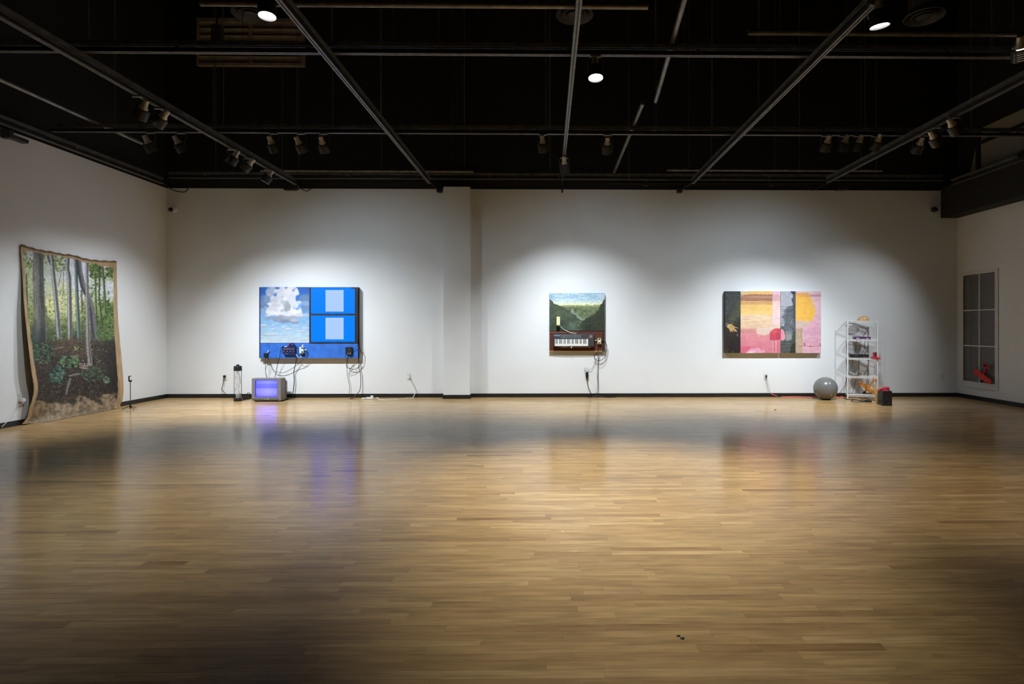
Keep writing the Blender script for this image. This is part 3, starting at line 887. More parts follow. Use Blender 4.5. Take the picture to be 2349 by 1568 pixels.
# ------------------------------------------------------------------ forest canvas on the left wall
def forest_art():
    a = Art(150, 55, 980, 1485, 0.46, 11)
    a.grad([(55, (150, 165, 120)), (400, (168, 184, 120)), (620, (130, 152, 84)), (800, (76, 92, 58)), (950, (58, 58, 44)), (1200, (44, 40, 36)), (1300, (62, 62, 50)), (1380, (150, 130, 100)), (1480, (176, 152, 120))])
    n = a.noise(90)
    sky = a.ell(480, 330, 190, 330, None, soft=0.9) * 0.75 + a.ell(240, 150, 70, 60, None, soft=0.8) + a.ell(850, 430, 90, 70, None, soft=0.7) + a.ell(820, 270, 40, 60, None, soft=0.6) + a.ell(640, 330, 60, 180, None, soft=0.8)
    a.blend(np.clip(sky * 1.2 - n * 0.5, 0, 1), (206, 212, 228))
    a.ell(480, 520, 150, 150, (222, 218, 140), 0.55, 0.9, 0.3)
    a.ell(420, 560, 60, 90, (246, 238, 160), 0.7, 0.9, 0.3)
    a.ell(570, 560, 60, 110, (244, 240, 170), 0.6, 0.9, 0.3)
    # foliage
    lf = a.noise(60)
    low = np.clip((a.Y - 350) / 500, 0, 1)
    left = np.clip((a.X - 420) / -200, 0, 1); right = np.clip((a.X - 660) / 140, 0, 1)
    dens = np.clip(0.35 + 0.9 * np.maximum(left, right) + 0.35 * low - sky * 0.75, 0, 1) * (lf > 0.38)
    topmid = a.ell(470, 210, 70, 70, None, soft=0.5) 
    dens = np.maximum(dens, topmid)
    a.dabs(5200, (150, 70, 980, 860), 8, [(122, 140, 62), (96, 122, 56), (150, 162, 80), (72, 100, 52), (170, 178, 96)], 0.75, mask=dens)
    a.dabs(2000, (640, 180, 950, 720), 8, [(66, 98, 50), (90, 122, 54), (120, 150, 62), (54, 82, 48)], 0.8, mask=dens)
    a.dabs(1100, (380, 420, 760, 800), 5, [(170, 182, 116), (140, 160, 90), (196, 202, 140), (96, 122, 68)], 0.6)
    a.dabs(260, (690, 330, 900, 520), 7, [(214, 222, 230), (200, 210, 190)], 0.7)
    a.dabs(240, (180, 250, 270, 560), 6, [(200, 208, 190), (160, 172, 120)], 0.6)
    # dark understory band
    a.blend(np.clip((a.Y - 600) / 220, 0, 1) * (0.35 + 0.5 * (a.noise(70) > 0.5)) * np.clip((1000 - a.Y) / 150, 0, 1) * 0.7, (46, 60, 48))
    # trunks
    def trunk(pts, w, col, w2=None, lit=None, side=-1):
        a.stroke(pts, w, col, 1.0, 0.25, w2)
        dk = tuple(c * 0.55 for c in col)
        a.stroke([(x - side * w * 0.55, y) for x, y in pts], w * 0.45, dk, 0.7, 0.8)
        if lit: a.stroke([(x + side * w * 0.6, y) for x, y in pts], w * 0.3, lit, 0.75, 0.8)
    trunk([(205, 300), (215, 560), (225, 700)], 5, (90, 95, 70))
    trunk([(365, 130), (385, 200), (405, 240)], 10, (120, 118, 112), 8)
    trunk([(403, 150), (412, 260), (430, 420), (446, 600), (462, 790)], 13, (128, 130, 132), 21, (190, 208, 206))
    trunk([(530, 175), (526, 260), (540, 330), (543, 500), (545, 640), (548, 830)], 15, (128, 126, 130), 20, (200, 205, 205))
    trunk([(590, 185), (597, 350), (604, 520), (612, 680), (620, 850)], 12, (96, 112, 112), 16, (140, 176, 172))
    trunk([(612, 190), (625, 290), (650, 400), (690, 480), (720, 600), (736, 760), (742, 800)], 19, (98, 96, 104), 24, (126, 122, 128), 1)
    trunk([(680, 205), (681, 420), (684, 620), (690, 860), (704, 1000)], 11, (142, 138, 136), 20, (176, 172, 168))
    trunk([(800, 240), (816, 420), (824, 600)], 9, (104, 118, 88), 8)
    trunk([(745, 300), (750, 520), (758, 700)], 5, (84, 100, 66))
    trunk([(780, 230), (775, 480), (800, 700)], 6, (80, 96, 60))
    trunk([(480, 270), (470, 330), (455, 400)], 3, (140, 140, 130))
    trunk([(498, 265), (495, 380), (490, 470)], 3, (140, 140, 120))
    trunk([(635, 430), (640, 520), (640, 600)], 6, (120, 110, 100))
    trunk([(298, 128), (300, 300), (306, 500), (312, 660), (318, 830)], 37, (112, 112, 106), 52, (140, 138, 128))
    st = a.stroke([(292, 128), (298, 500), (310, 830)], 36, None, 1, 0.3, 50)
    a.blend(st * (a.noise(6, 70) > 0.55) * 0.35, (150, 148, 140)); a.blend(st * (a.noise(5, 90) > 0.62) * 0.4, (58, 62, 62))
    a.blend(st * np.clip((a.Y - 640) / 200, 0, 1) * 0.75, (44, 52, 56))
    # forest floor
    fl_ = np.clip((a.Y - 800) / 60, 0, 1) * np.clip((1330 - a.Y) / 60, 0, 1)
    keep = 1 - a.stroke([(684, 620), (690, 860), (704, 1000)], 17, None, 1, 0.3, 20)
    a.blend(fl_ * 0.75 * keep, (62, 50, 42))
    a.blend(a.ell(580, 880, 180, 80, None, soft=0.8) * 0.7 * keep, (104, 82, 62))
    a.dabs(2600, (170, 810, 930, 1290), 4.5, [(70, 56, 48), (92, 76, 66), (46, 40, 38), (110, 96, 84), (58, 66, 48), (40, 34, 34)], 0.7, asp=1.6, mask=fl_ * keep)
    a.dabs(120, (640, 880, 930, 1060), 4, [(150, 150, 138), (122, 126, 112)], 0.7)
    a.blend(np.clip((a.X - 760) / 120, 0, 1) * np.clip((a.Y - 800) / 150, 0, 1) * np.clip((1260 - a.Y) / 60, 0, 1) * 0.75, (40, 36, 34))
    def plant(cx, cy, rx, ry, n, cols, sz):
        for i in range(int(n * 1.7)):
            an = a.rs.uniform(0, 2 * math.pi); q = math.sqrt(a.rs.rand())
            x, y = cx + rx * q * math.cos(an), cy + ry * q * math.sin(an)
            a.dabs(1, (x, y, x + 0.1, y + 0.1), sz * 0.5, cols, 0.85, asp=1.5)
    plant(330, 920, 95, 80, 150, [(76, 108, 74), (52, 82, 64), (98, 126, 80), (36, 58, 48), (40, 44, 38)], 12)
    plant(255, 900, 50, 110, 60, [(56, 96, 76), (70, 106, 84)], 10)
    plant(545, 985, 75, 48, 80, [(100, 138, 86), (72, 114, 78), (122, 156, 100), (46, 80, 60), (40, 48, 40)], 13)
    plant(450, 1090, 65, 70, 80, [(78, 126, 106), (56, 100, 88), (100, 146, 120), (40, 70, 64), (38, 44, 40)], 14)
    plant(720, 1080, 90, 60, 70, [(66, 96, 74), (54, 80, 64), (84, 112, 84)], 11)
    plant(830, 1130, 28, 24, 14, [(86, 126, 92), (110, 146, 110)], 12)
    plant(820, 775, 80, 45, 80, [(112, 142, 72), (86, 118, 62), (66, 92, 54)], 10)
    plant(600, 880, 40, 18, 14, [(150, 152, 96)], 8)
    a.dabs(50, (620, 1000, 700, 1040), 6, [(170, 150, 142), (130, 116, 108)], 0.8)
    a.stroke([(548, 1120), (528, 1190), (518, 1240)], 9, (136, 134, 130), 0.9, 0.6, 6)
    a.stroke([(545, 1095), (575, 1088), (617, 1080)], 7, (140, 138, 132), 0.9, 0.6)
    a.stroke([(430, 885), (500, 870)], 5, (140, 128, 100), 0.8, 0.6)
    a.stroke([(560, 945), (610, 938)], 5, (150, 142, 130), 0.8, 0.6)
    a.stroke([(310, 1000), (340, 970)], 4, (130, 120, 104), 0.8, 0.6)
    a.stroke([(490, 1270), (600, 1262)], 8, (96, 66, 50), 0.8, 0.7)
    # grassy unpainted bottom
    edge = 1300 + (a.noise(60, 40) - 0.5) * 110 - (a.X - 200) * 0.04 - 60 * np.clip((a.X - 780) / 60, 0, 1)
    mb = np.clip((a.Y - edge) / 40, 0, 1)
    a.blend(mb, (150, 128, 98))
    a.blend(mb * (a.noise(14, 60) > 0.55) * 0.5, (192, 164, 124)); a.blend(mb * (a.noise(30, 22) > 0.58) * 0.55, (92, 84, 66))
    a.blend(np.clip((a.Y - (1420 - (a.X - 250) * 0.13)) / 40, 0, 1) * 0.6, (196, 176, 152))
    a.vary(0.08, 10)
    lum = a.im.mean(-1, keepdims=True)
    a.im = a.im * 0.80 + lum * 0.18
    return a

LEFT = [(165, 70), (162, 130), (175, 300), (190, 550), (205, 700), (221, 850), (245, 1050), (265, 1190), (250, 1290), (225, 1360), (212, 1420), (172, 1474)]
RIGHT = [(912, 200), (915, 400), (920, 600), (935, 800), (950, 950), (962, 1100), (966, 1215), (956, 1290), (940, 1322), (950, 1345)]
TOP = [(165, 70), (290, 107), (400, 126), (480, 143), (570, 153), (680, 184), (800, 197), (912, 200)]
BOT = [(172, 1474), (400, 1450), (600, 1412), (800, 1375), (950, 1345)]
def arc(pts, n):
    P = np.array([tuple(v)[:2] for v in crom([Vector((p[0], p[1], 0)) for p in pts], 12)])
    d = np.concatenate([[0], np.cumsum(np.hypot(*np.diff(P, axis=0).T))]); d /= d[-1]
    t = np.linspace(0, 1, n)
    return np.stack([np.interp(t, d, P[:, 0]), np.interp(t, d, P[:, 1])], 1)

def forest_canvas():
    W, H = 215, 390
    fa = forest_art()
    Lc, Rc, Tc, Bc = arc(LEFT, H), arc(RIGHT, H), arc(TOP, W), arc(BOT, W)
    u = np.linspace(0, 1, W)[None, :, None]; v = np.linspace(0, 1, H)[:, None, None]
    S = (1 - u) * Lc[:, None] + u * Rc[:, None] + (1 - v) * Tc[None] + v * Bc[None] - ((1 - u) * (1 - v) * Lc[0] + u * (1 - v) * Rc[0] + (1 - u) * v * Lc[-1] + u * v * Rc[-1])
    lin_ = fa.lin()
    ix = np.clip(((S[..., 0] - fa.x0) * fa.k).astype(int), 0, fa.W - 1); iy = np.clip(((S[..., 1] - fa.y0) * fa.k).astype(int), 0, fa.H - 1)
    C = lin_[iy, ix]
    # raw linen border
    uu = np.linspace(0, 1, W)[None, :] * np.ones((H, 1)); vv = np.linspace(0, 1, H)[:, None] * np.ones((1, W))
    wv = vnoise(W, H, 9, 14, NR)
    lb = 0.028 + 0.022 * np.clip(vv * 1.1, 0, 1) * (1 - 0.6 * np.clip((vv - 0.8) * 6, 0, 1)) + 0.008 * (wv - 0.5)
    rb = 0.035 + 0.03 * np.clip(vv * 1.2, 0, 1) + 0.008 * (wv - 0.5)
    tb = 0.022 + 0.015 * (wv - 0.5) + 0.02 * np.clip((uu - 0.75) * 6, 0, 1) + 0.02 * np.clip((0.08 - uu) * 12, 0, 1)
    m = np.clip(np.maximum(np.maximum((lb - uu) / 0.006, (uu - (1 - rb)) / 0.006), (tb - vv) / 0.004), 0, 1)
    m2 = np.clip((0.010 + 0.004 * wv - vv) / 0.004, 0, 1)
    linen = np.array(srgb(172, 146, 112)[:3]) * (0.8 + 0.4 * vnoise(W, H, 3, 20, NR))[..., None]
    C = C * (1 - m[..., None]) + linen * m[..., None]
    C = C * (1 - m2[..., None]) + np.array(srgb(112, 88, 60)[:3]) * m2[..., None]
    P = np.zeros((H, W, 3))
    full = np.stack([S[..., 0] / 3.4075, 540 + S[..., 1] / 3.4075], -1)
    fold = vnoise(W, H, 26, 120, NR) - 0.5
    fold2 = vnoise(W, H, 8, 26, NR) - 0.5
    # where the hem meets the floor
    floorX = np.array([max(PF(full[-1, j, 0], full[-1, j, 1]).x, XL + 0.05) for j in range(W)])
    for i in range(H):
        t = i / (H - 1)
        s = min(1, t / 0.8); s = s * s * (3 - 2 * s)
        for j in range(W):
            q = j / (W - 1)
            off = 0.024 + (0.115 * (1 - q) + 0.14 * q) * s - 0.03 * s * math.sin(math.pi * q)
            x = XL + off + (0.030 * fold[i, j] * min(1, t * 3) + 0.010 * fold2[i, j] * (0.3 + 0.7 * (t > 0.8))) * (1 if t < 0.97 else 0)
            w = max(0, (t - 0.84) / 0.16); w = w * w * (3 - 2 * w)
            x = x * (1 - w) + floorX[j] * w
            x = max(x, XL + 0.012)
            p = PX(full[i, j, 0], full[i, j, 1], x)
            P[i, j] = (p.x, p.y, max(p.z, 0.003))
    root = thing('forest_canvas', (XL + 0.15, float(P[-1, :, 1].mean()), 0), 'large unstretched canvas painted with a sunlit forest, hung on left wall', 'painting')
    o = painted_grid('canvas_cloth', P, C, M_PAINT, root)
    sd = o.modifiers.new('thickness', 'SOLIDIFY'); sd.thickness = 0.004; sd.offset = -1
    # rolled raw hem along the top
    MB().tube([P[2, j] + np.array([0.006, 0, 0.008 + 0.006 * math.sin(j * 0.31)]) for j in range(0, W, 5)], 0.009, 6).build('top_hem', mat('raw_linen', srgb(128, 102, 70), 0.9, noise=0.25, nscale=60), root, smooth=True)
    for j in (3, 95, W - 4):
        MB().box(P[3, j] + np.array([0.0, -0.006, -0.006]), P[3, j] + np.array([0.012, 0.006, 0.006])).build('nail', M_GREYM, root)
forest_canvas()

# ------------------------------------------------------------------ blue assemblage
def cloud_art():
    a = Art(78, 90, 1290, 1470, 0.15, 3); a.gain = 0.64
    a.grad([(90, (38, 100, 200)), (420, (60, 128, 218)), (760, (120, 182, 244)), (1000, (160, 208, 252)), (1250, (190, 226, 255)), (1470, (226, 242, 255))])
    a.vary(0.05, 120, 60)
    n = a.noise(190, None, 2); n2 = a.noise(90, None, 2)
    for (x, y, rx, ry, c, al) in [(150, 540, 110, 90, (128, 146, 178), .85), (120, 420, 120, 90, (120, 160, 215), .7), (140, 700, 110, 90, (170, 195, 225), .7), (1190, 420, 110, 130, (120, 148, 190), .85), (1190, 610, 110, 60, (130, 155, 195), .8), (1180, 500, 110, 50, (150, 185, 235), .8), (300, 380, 90, 90, (150, 170, 205), .8), (980, 560, 120, 60, (160, 200, 245), .7)]:
        a.ell(x, y, rx, ry, c, al, 0.7, 0.5, n=n)
    for (x, y, rx, ry, c) in [(370, 200, 130, 120, (186, 204, 230)), (360, 290, 100, 80, (170, 190, 220)), (650, 200, 230, 160, (236, 236, 246)), (820, 330, 170, 260, (240, 240, 248)), (960, 220, 90, 60, (236, 240, 250)), (560, 440, 270, 180, (230, 230, 242)), (450, 620, 230, 160, (234, 232, 244)), (700, 560, 260, 220, (232, 234, 242)), (900, 700, 170, 110, (244, 244, 250)), (960, 480, 110, 60, (226, 234, 248)), (640, 760, 420, 80, (244, 242, 250)), (1160, 790, 120, 50, (200, 206, 220)), (1040, 800, 130, 50, (226, 228, 238))]:
        a.ell(x, y, rx, ry, c, 0.92, 0.55, 0.4, n=n2)
    # modelling
    for (x, y, rx, ry, c, al) in [(560, 870, 300, 70, (162, 172, 194), .95), (700, 940, 230, 45, (140, 154, 186), .85), (900, 850, 260, 40, (180, 188, 206), .8), (940, 950, 130, 45, (150, 164, 194), .8), (930, 915, 110, 30, (200, 206, 220), .9), (720, 590, 85, 120, (168, 176, 188), .9), (660, 460, 60, 90, (196, 204, 216), .8), (440, 420, 60, 50, (206, 208, 222), .8), (440, 540, 80, 40, (214, 212, 226), .8), (590, 600, 70, 70, (250, 248, 252), .9), (290, 510, 60, 40, (250, 246, 250), .9), (250, 700, 40, 50, (248, 246, 252), .9), (430, 740, 110, 40, (252, 250, 252), .9), (680, 380, 50, 40, (252, 250, 252), .9), (940, 690, 80, 50, (254, 252, 252), .9), (780, 200, 90, 70, (248, 244, 250), .8)]:
        a.ell(x, y, rx, ry, c, al, 0.7, 0.35, n=n2)
    for (x, y, rx, ry) in [(140, 1040, 90, 30), (385, 1040, 45, 25), (385, 1130, 45, 25), (650, 1080, 50, 22), (780, 1130, 100, 28), (960, 1050, 110, 14), (1180, 1105, 90, 14), (1060, 1180, 100, 16), (640, 1185, 60, 12), (330, 1260, 260, 26), (820, 1255, 110, 14), (1190, 1262, 120, 12), (580, 1325, 60, 10), (310, 1365, 80, 10), (1060, 1330, 90, 14), (1220, 1385, 70, 14), (460, 1400, 120, 10), (850, 1390, 120, 8)]:
        a.ell(x, y + ry * 0.55, rx, ry * 0.75, (160, 178, 214), 0.75, 0.7, 0.35, n=n2)
        a.ell(x, y - ry * 0.15, rx * 0.95, ry * 0.8, (228, 236, 250), 0.9, 0.6, 0.35, n=n2)
    return a

BT = 0.10
bw0, bw1 = PY(594, 700, YB - BT / 2), PY(820, 700, YB - BT / 2)
M_NAVY = mat('navy_panel_edge', srgb(46, 50, 96), 0.6, noise=0.15, nscale=20)
def blue_panel_material():
    m = mat('brushed_blue_paint', srgb(42, 104, 200), 0.55, noise=0.22, nscale=9)
    return m
M_BLUE = blue_panel_material()
Yp = YB - BT
q = lambda x, y: PY(x, y, Yp)
bl = thing('blue_assemblage', (q(706, 820).x, YB, q(706, 820).z), 'blue wall assemblage of cloud painting and two glowing screens', 'artwork')
TL, BR = q(592.5, 658), q(820.5, 821)
MB().box((TL.x, YB - BT + 0.035, BR.z), (BR.x, YB, TL.z)).build('backing_panel', M_NAVY, bl)
c0, c1 = q(597.5, 658), q(709.8, 785.8)
MB().box((c0.x, Yp + 0.003, c1.z), (c1.x, YB - BT + 0.035, c0.z)).build('cloud_canvas', M_NAVY, bl)
flat_painting('cloud_painting', cloud_art(), c0.x, c1.x, c1.z, c0.z, Yp, bl, 'white cumulus cloud painted on blue sky')
d0, d1 = q(597.5, 786.6), q(820.5, 821)
MB().box((d0.x, Yp, d1.z), (d1.x, YB - BT + 0.035, d0.z)).build('blue_panel', M_BLUE, bl, label='brushed blue lower panel')
M_BEZEL = mat('black_screen_bezel', (0.02, 0.02, 0.022, 1), 0.35, noise=0.1, nscale=30)
M_BEZEL2 = mat('grey_bezel_edge', (0.12, 0.12, 0.125, 1), 0.4, metal=0.3, noise=0.1, nscale=30)
M_SCR = mat('blue_screen_glow', (0.0, 0.01, 0.05, 1), 0.25, emit=(0.0, 0.216, 1.45, 1), estr=1.0)
M_SCRW = mat('pale_screen_glow', (0.02, 0.02, 0.03, 1), 0.25, emit=(0.40, 0.60, 1.0, 1), estr=1.0)
M_OSD = mat('screen_readout', (0.01, 0.01, 0.01, 1), 0.3, emit=(0.6, 0.7, 0.8, 1), estr=0.3)
def screen(y0, y1, sy0, sy1, ry0, ry1, osd=False):
    a, b = q(710, y0), q(820, y1)
    sc = MB().box((a.x, Yp - 0.012, b.z), (b.x, YB - BT + 0.035, a.z), 0.003).build('screen', M_BEZEL, bl, label='flat screen showing a pale rectangle on blue')
    e = MB(); w = 0.006
    e.box((a.x, Yp - 0.017, b.z), (b.x, Yp - 0.012, b.z + w)).box((a.x, Yp - 0.017, a.z - w), (b.x, Yp - 0.012, a.z)).box((a.x, Yp - 0.017, b.z + w), (a.x + w, Yp - 0.012, a.z - w)).box((b.x - w, Yp - 0.017, b.z + w), (b.x, Yp - 0.012, a.z - w))
    e.build('bezel_edge', M_BEZEL2, sc)
    a, b = q(714, sy0), q(814.5, sy1)
    MB().box((a.x, Yp - 0.0135, b.z), (b.x, Yp - 0.0125, a.z)).build('blue_picture', M_SCR, sc)
    a, b = q(747.4, ry0), q(788.7, ry1)
    MB().box((a.x, Yp - 0.0145, b.z), (b.x, Yp - 0.0137, a.z)).build('pale_rectangle', M_SCRW, sc)
    a, b = q(761, y1 - 2.1), q(768, y1 - 1.0)
    MB().box((a.x, Yp - 0.0185, b.z), (b.x, Yp - 0.0172, a.z)).build('maker_mark', M_BEZEL2, sc)
    if osd:
        a, b = q(806, 659.3), q(817.5, 662)
        MB().box((a.x, Yp - 0.0155, b.z), (b.x, Yp - 0.0148, a.z)).build('readout_box', M_BEZEL, sc)
        for x in (808, 811.5, 815):
            a, b = q(x, 660.0), q(x + 1.2, 661.2)
            MB().box((a.x, Yp - 0.0160, b.z), (b.x, Yp - 0.0156, a.z)).build('readout_dot', M_OSD, sc)
screen(658.3, 721.0, 659.3, 718.7, 665, 714.2, True)
screen(722.4, 785.6, 723.6, 783.2, 728.4, 777.8)

# devices fixed to the blue panel
def block(t, name, x0, y0, x1, y1, Y, d, m, bev=0.003, label=None):
    a, b = PY(x0, y0, Y), PY(x1, y1, Y)
    return MB().box((a.x, Y - d, b.z), (b.x, Y, a.z), bev).build(name, m, t, label=label)
M_NAVYP = mat('navy_pedal_enamel', srgb(34, 36, 84), 0.35, noise=0.15, nscale=20)
M_CHROME = mat('bright_knob_metal', (0.75, 0.75, 0.72, 1), 0.25, metal=0.8, noise=0.1, nscale=20)
M_RED = mat('red_plastic', srgb(214, 40, 66), 0.4, noise=0.1, nscale=20)
M_PALEBLUE = mat('pale_blue_enamel', srgb(198, 222, 226), 0.4, noise=0.08, nscale=20)
t = thing('effects_unit', q(664, 812), 'navy effects unit with white knobs on the blue panel', 'effects pedal')
a, b = q(649, 793.5), q(679, 812.5)
MB().prism([(a.x, a.z - 0.02), (a.x + 0.02, a.z), (b.x, a.z), (b.x, b.z), (a.x + 0.03, b.z)], 'y', Yp - 0.05, Yp).build('unit_body', M_NAVYP, t)
for k in range(7):
    c = PY(652.5 + k * 3.8, 800, Yp - 0.05); m = MB(); m.M = frame(c, Vector((1, 0, 0)), Vector((0, 0, 1)), Vector((0, -1, 0)))
    m.lathe([(0.011, 0), (0.0095, 0.014), (0.0, 0.014)], 10); m.build('knob', M_CHROME, t, smooth=True)
for k in range(4):
    c = PY(652 + k * 7.6, 805, Yp - 0.05); m = MB(); m.M = frame(c, Vector((1, 0, 0)), Vector((0, 0, 1)), Vector((0, -1, 0)))
    m.lathe([(0.008, 0), (0.008, 0.012), (0.0, 0.014)], 10); m.build('footswitch', M_CHROME, t, smooth=True)
block(t, 'nameplate', 652, 793.8, 658.5, 795.3, Yp - 0.05, 0.002, M_WHITEP, 0)
block(t, 'print_mark', 654, 810.2, 660, 811.2, Yp - 0.05, 0.002, M_CHROME, 0)
block(t, 'red_plug', 661.5, 787, 662.8, 794, Yp - 0.02, 0.012, M_RED)
block(t, 'black_plug', 664.5, 787.5, 667.5, 794, Yp - 0.02, 0.014, M_BLACK)
t = thing('stomp_box', q(694, 812), 'small pale stomp box with dark windows beside the navy unit', 'effects pedal')
block(t, 'box_body', 688.8, 795.2, 698.6, 810.2, Yp, 0.045, M_PALEBLUE, 0.004)
block(t, 'dark_window', 690.5, 795.8, 697.0, 799.8, Yp - 0.045, 0.003, M_GREYM, 0)
block(t, 'dark_window', 690.5, 805.2, 697.0, 809.2, Yp - 0.045, 0.003, M_GREYM, 0)
block(t, 'lower_block', 692, 810.4, 698.5, 814.5, Yp, 0.03, M_BLACK)
block(t, 'top_plug', 693.5, 790, 696.5, 795, Yp, 0.02, M_WHITEP)
block(t, 'side_plug', 698.8, 801, 704, 803.2, Yp, 0.02, M_WHITEP)
t = thing('black_adapter', q(612, 818), 'small black adapter with white stub on blue panel', 'adapter')
block(t, 'adapter_body', 607.2, 809.5, 616, 818, Yp, 0.05, M_BLACK, 0.004)
m = MB(); m.tube([PY(613.5, 810, Yp - 0.02), PY(614, 807, Yp - 0.03), PY(616.5, 803, Yp - 0.03)], 0.009, 8); m.build('white_stub', M_WHITEP, t, smooth=True)
t = thing('media_box', q(801, 812), 'square black media box on right end of the blue panel', 'media player')
block(t, 'box_body', 793.6, 795.4, 808.7, 811.8, Yp, 0.04, M_BLACK, 0.006)
block(t, 'light_mark', 799, 801.3, 803, 801.9, Yp - 0.04, 0.001, M_GREYM, 0)
for x in (797.5, 800.5, 803.5):
    block(t, 'port_plug', x, 808, x + 1.6, 812.5, Yp - 0.04, 0.012, M_GREYM, 0.001)

# cables
def cable(pts, r, m, label, cat='cable', name='cable', sm=5):
    P = []
    for p in pts:
        if len(p) == 2 or p[2] == 'F': P.append(PF(p[0], p[1], r))
        else: P.append(PY(p[0], p[1], YB - p[2]))
    mb = MB(); mb.tube(P, r, 6, sm)
    for i, v in enumerate(mb.v):
        if v.z < 0.0005: v.z = 0.0005
    o = mb.build(name, m, smooth=True)
    return tag(o, label, cat, 'loose cables in the gallery')
cable([(609, 818, .14), (609.5, 830, .13), (608.5, 845, .14), (610, 857, .2), (613, 866.5, .35)], 0.0035, M_CABLE, 'left of two thin wires from black adapter down to the television')
cable([(615, 818, .14), (613.5, 835, .12), (609, 848, .13), (610, 860, .2), (612, 867.5, .35)], 0.0035, M_CABLE, 'right of two thin wires from black adapter down to the television')
cable([(614, 818, .14), (618, 830, .08), (626, 846, .05), (634, 852.5, .05), (650, 854.5, .05), (666, 847, .06), (680, 838, .07), (692, 828, .11), (702, 814, .13), (704.5, 804, .13)], 0.004, M_CABLE, 'thin black wire looping between black adapter and stomp box')
cable([(654, 793, .14), (646, 796, .15), (643.5, 805, .14), (641, 820, .14), (636, 838, .10), (634, 852, .12), (630, 866, .32)], 0.0055, M_CABLE, 'black cable from navy unit down behind the television')
cable([(668, 788, .13), (674, 788, .14), (679, 796, .16), (680, 812, .15), (679, 830, .10), (674, 852, .05), (675, 872, .05), (673, 895, .05), (671.5, 911, .07)], 0.007, M_CABLE, 'thick black cable from navy unit straight down to baseboard')
cable([(679, 811, .15), (682, 817, .16), (688, 820, .16), (692, 816, .15)], 0.004, M_WCABLE, 'short white lead joining navy unit and stomp box')
cable([(668, 786, .13), (678, 792, .14), (684, 794, .13), (689, 792, .12), (693, 790, .12)], 0.0035, M_CABLE, 'thin black lead above navy unit and stomp box')
cable([(699, 804, .13), (705, 806, .13), (704, 813, .13), (701, 815, .13)], 0.0045, M_CABLE, 'black lead bent at right side of the stomp box')
cable([(808, 803, .13), (816, 797, .13), (820, 790, .12), (822.5, 780, .04)], 0.004, M_CABLE, 'black lead from media box round the panel edge')
cable([(823, 775, .05), (824, 795, .05), (829, 806, .05), (832, 816, .05), (829, 832, .05), (824, 840, .05), (814, 847, .05), (803, 845, .05), (795, 840, .06), (796, 828, .10), (799, 815, .15), (800, 810, .145)], 0.0055, M_CABLE, 'black cable looping from panel edge under the media box')
cable([(798, 811, .145), (793, 814, .15), (793, 820, .14), (797, 822, .14), (797, 838, .08), (796, 852, .04), (799, 872, .04), (801.5, 888, .04), (801.5, 908, .05)], 0.004, M_CABLE, 'thin black wire hanging under media box to the baseboard')
cable([(798, 858, .03), (808, 856, .03), (817, 851, .03), (823, 842, .04), (827, 832, .04)], 0.003, M_CABLE, 'faint thin wire curving below right corner of blue panel')
cable([(822, 795, .05), (823, 830, .04), (824, 845, .04), (827, 858, .04), (827.5, 875, .04), (826.5, 890, .05), (822, 900, .07), (813, 908, .10), (809, 914, 'F'), (803, 915, 'F')], 0.0065, M_CABLE, 'thick black cable down the wall right of blue assemblage')

# ------------------------------------------------------------------ television, smoke tube, bits by the blue work
M_TV = mat('grey_television_plastic', srgb(126, 122, 120), 0.5, noise=0.06, nscale=30, bump=0.05)
M_TVD = mat('dark_grey_television_plastic', srgb(92, 90, 88), 0.55, noise=0.08, nscale=30)
def tv_screen_material():
    m = mat('crt_glow', (0.01, 0.01, 0.03, 1), 0.2, emit=(0.3, 0.3, 1, 1), estr=1.0)
    nt = m.node_tree; b = nt.nodes['Principled BSDF']; L = nt.links.new
    tc = nt.nodes.new('ShaderNodeTexCoord'); sp = nt.nodes.new('ShaderNodeSeparateXYZ'); L(tc.outputs['Generated'], sp.inputs[0])
    r = nt.nodes.new('ShaderNodeValToRGB'); r.color_ramp.interpolation = 'LINEAR'
    e = r.color_ramp.elements
    e[0].position = 0.0; e[0].color = srgb(130, 126, 255); e[1].position = 1.0; e[1].color = srgb(138, 138, 255)
    for p, c in ((0.25, (166, 164, 255)), (0.50, (162, 162, 255)), (0.515, (118, 122, 255)), (0.80, (128, 132, 255)), (0.815, (160, 162, 255))):
        x = e.new(p); x.color = srgb(*c)
    L(sp.outputs['Z'], r.inputs['Fac'])
    # brighter towards the middle of the tube, as the picture on it is
    g = nt.nodes.new('ShaderNodeMath'); g.operation = 'SUBTRACT'; g.inputs[1].default_value = 0.55; L(sp.outputs['X'], g.inputs[0])
    g2 = nt.nodes.new('ShaderNodeMath'); g2.operation = 'ABSOLUTE'; L(g.outputs[0], g2.inputs[0])
    mr = nt.nodes.new('ShaderNodeMapRange'); mr.inputs['From Min'].default_value = 0.0; mr.inputs['From Max'].default_value = 0.55; mr.inputs['To Min'].default_value = 1.15; mr.inputs['To Max'].default_value = 0.75
    L(g2.outputs[0], mr.inputs['Value'])
    bl_ = nt.nodes.new('ShaderNodeVectorMath'); bl_.operation = 'MULTIPLY'; bl_.inputs[1].default_value = (0.95, 0.95, 2.6)
    L(r.outputs['Color'], bl_.inputs[0]); L(bl_.outputs[0], b.inputs['Emission Color']); L(mr.outputs[0], b.inputs['Emission Strength'])
    return m
M_CRT = tv_screen_material()
M_CRTE = mat('crt_blue_rim', (0.01, 0.01, 0.05, 1), 0.3, emit=(0.02, 0.035, 1.2, 1), estr=0.8)
f0 = PF(611, 920.7); yF = f0.y
g = lambda x, y: PY(x, y, yF)
A, B = g(577.4, 867.6), g(644.2, 920.7)
tv = thing('television', (f0.x, yF + 0.2, 0), 'grey box television glowing blue on the floor', 'television')
zb = 0.018; W_ = B.x - A.x; H_ = A.z
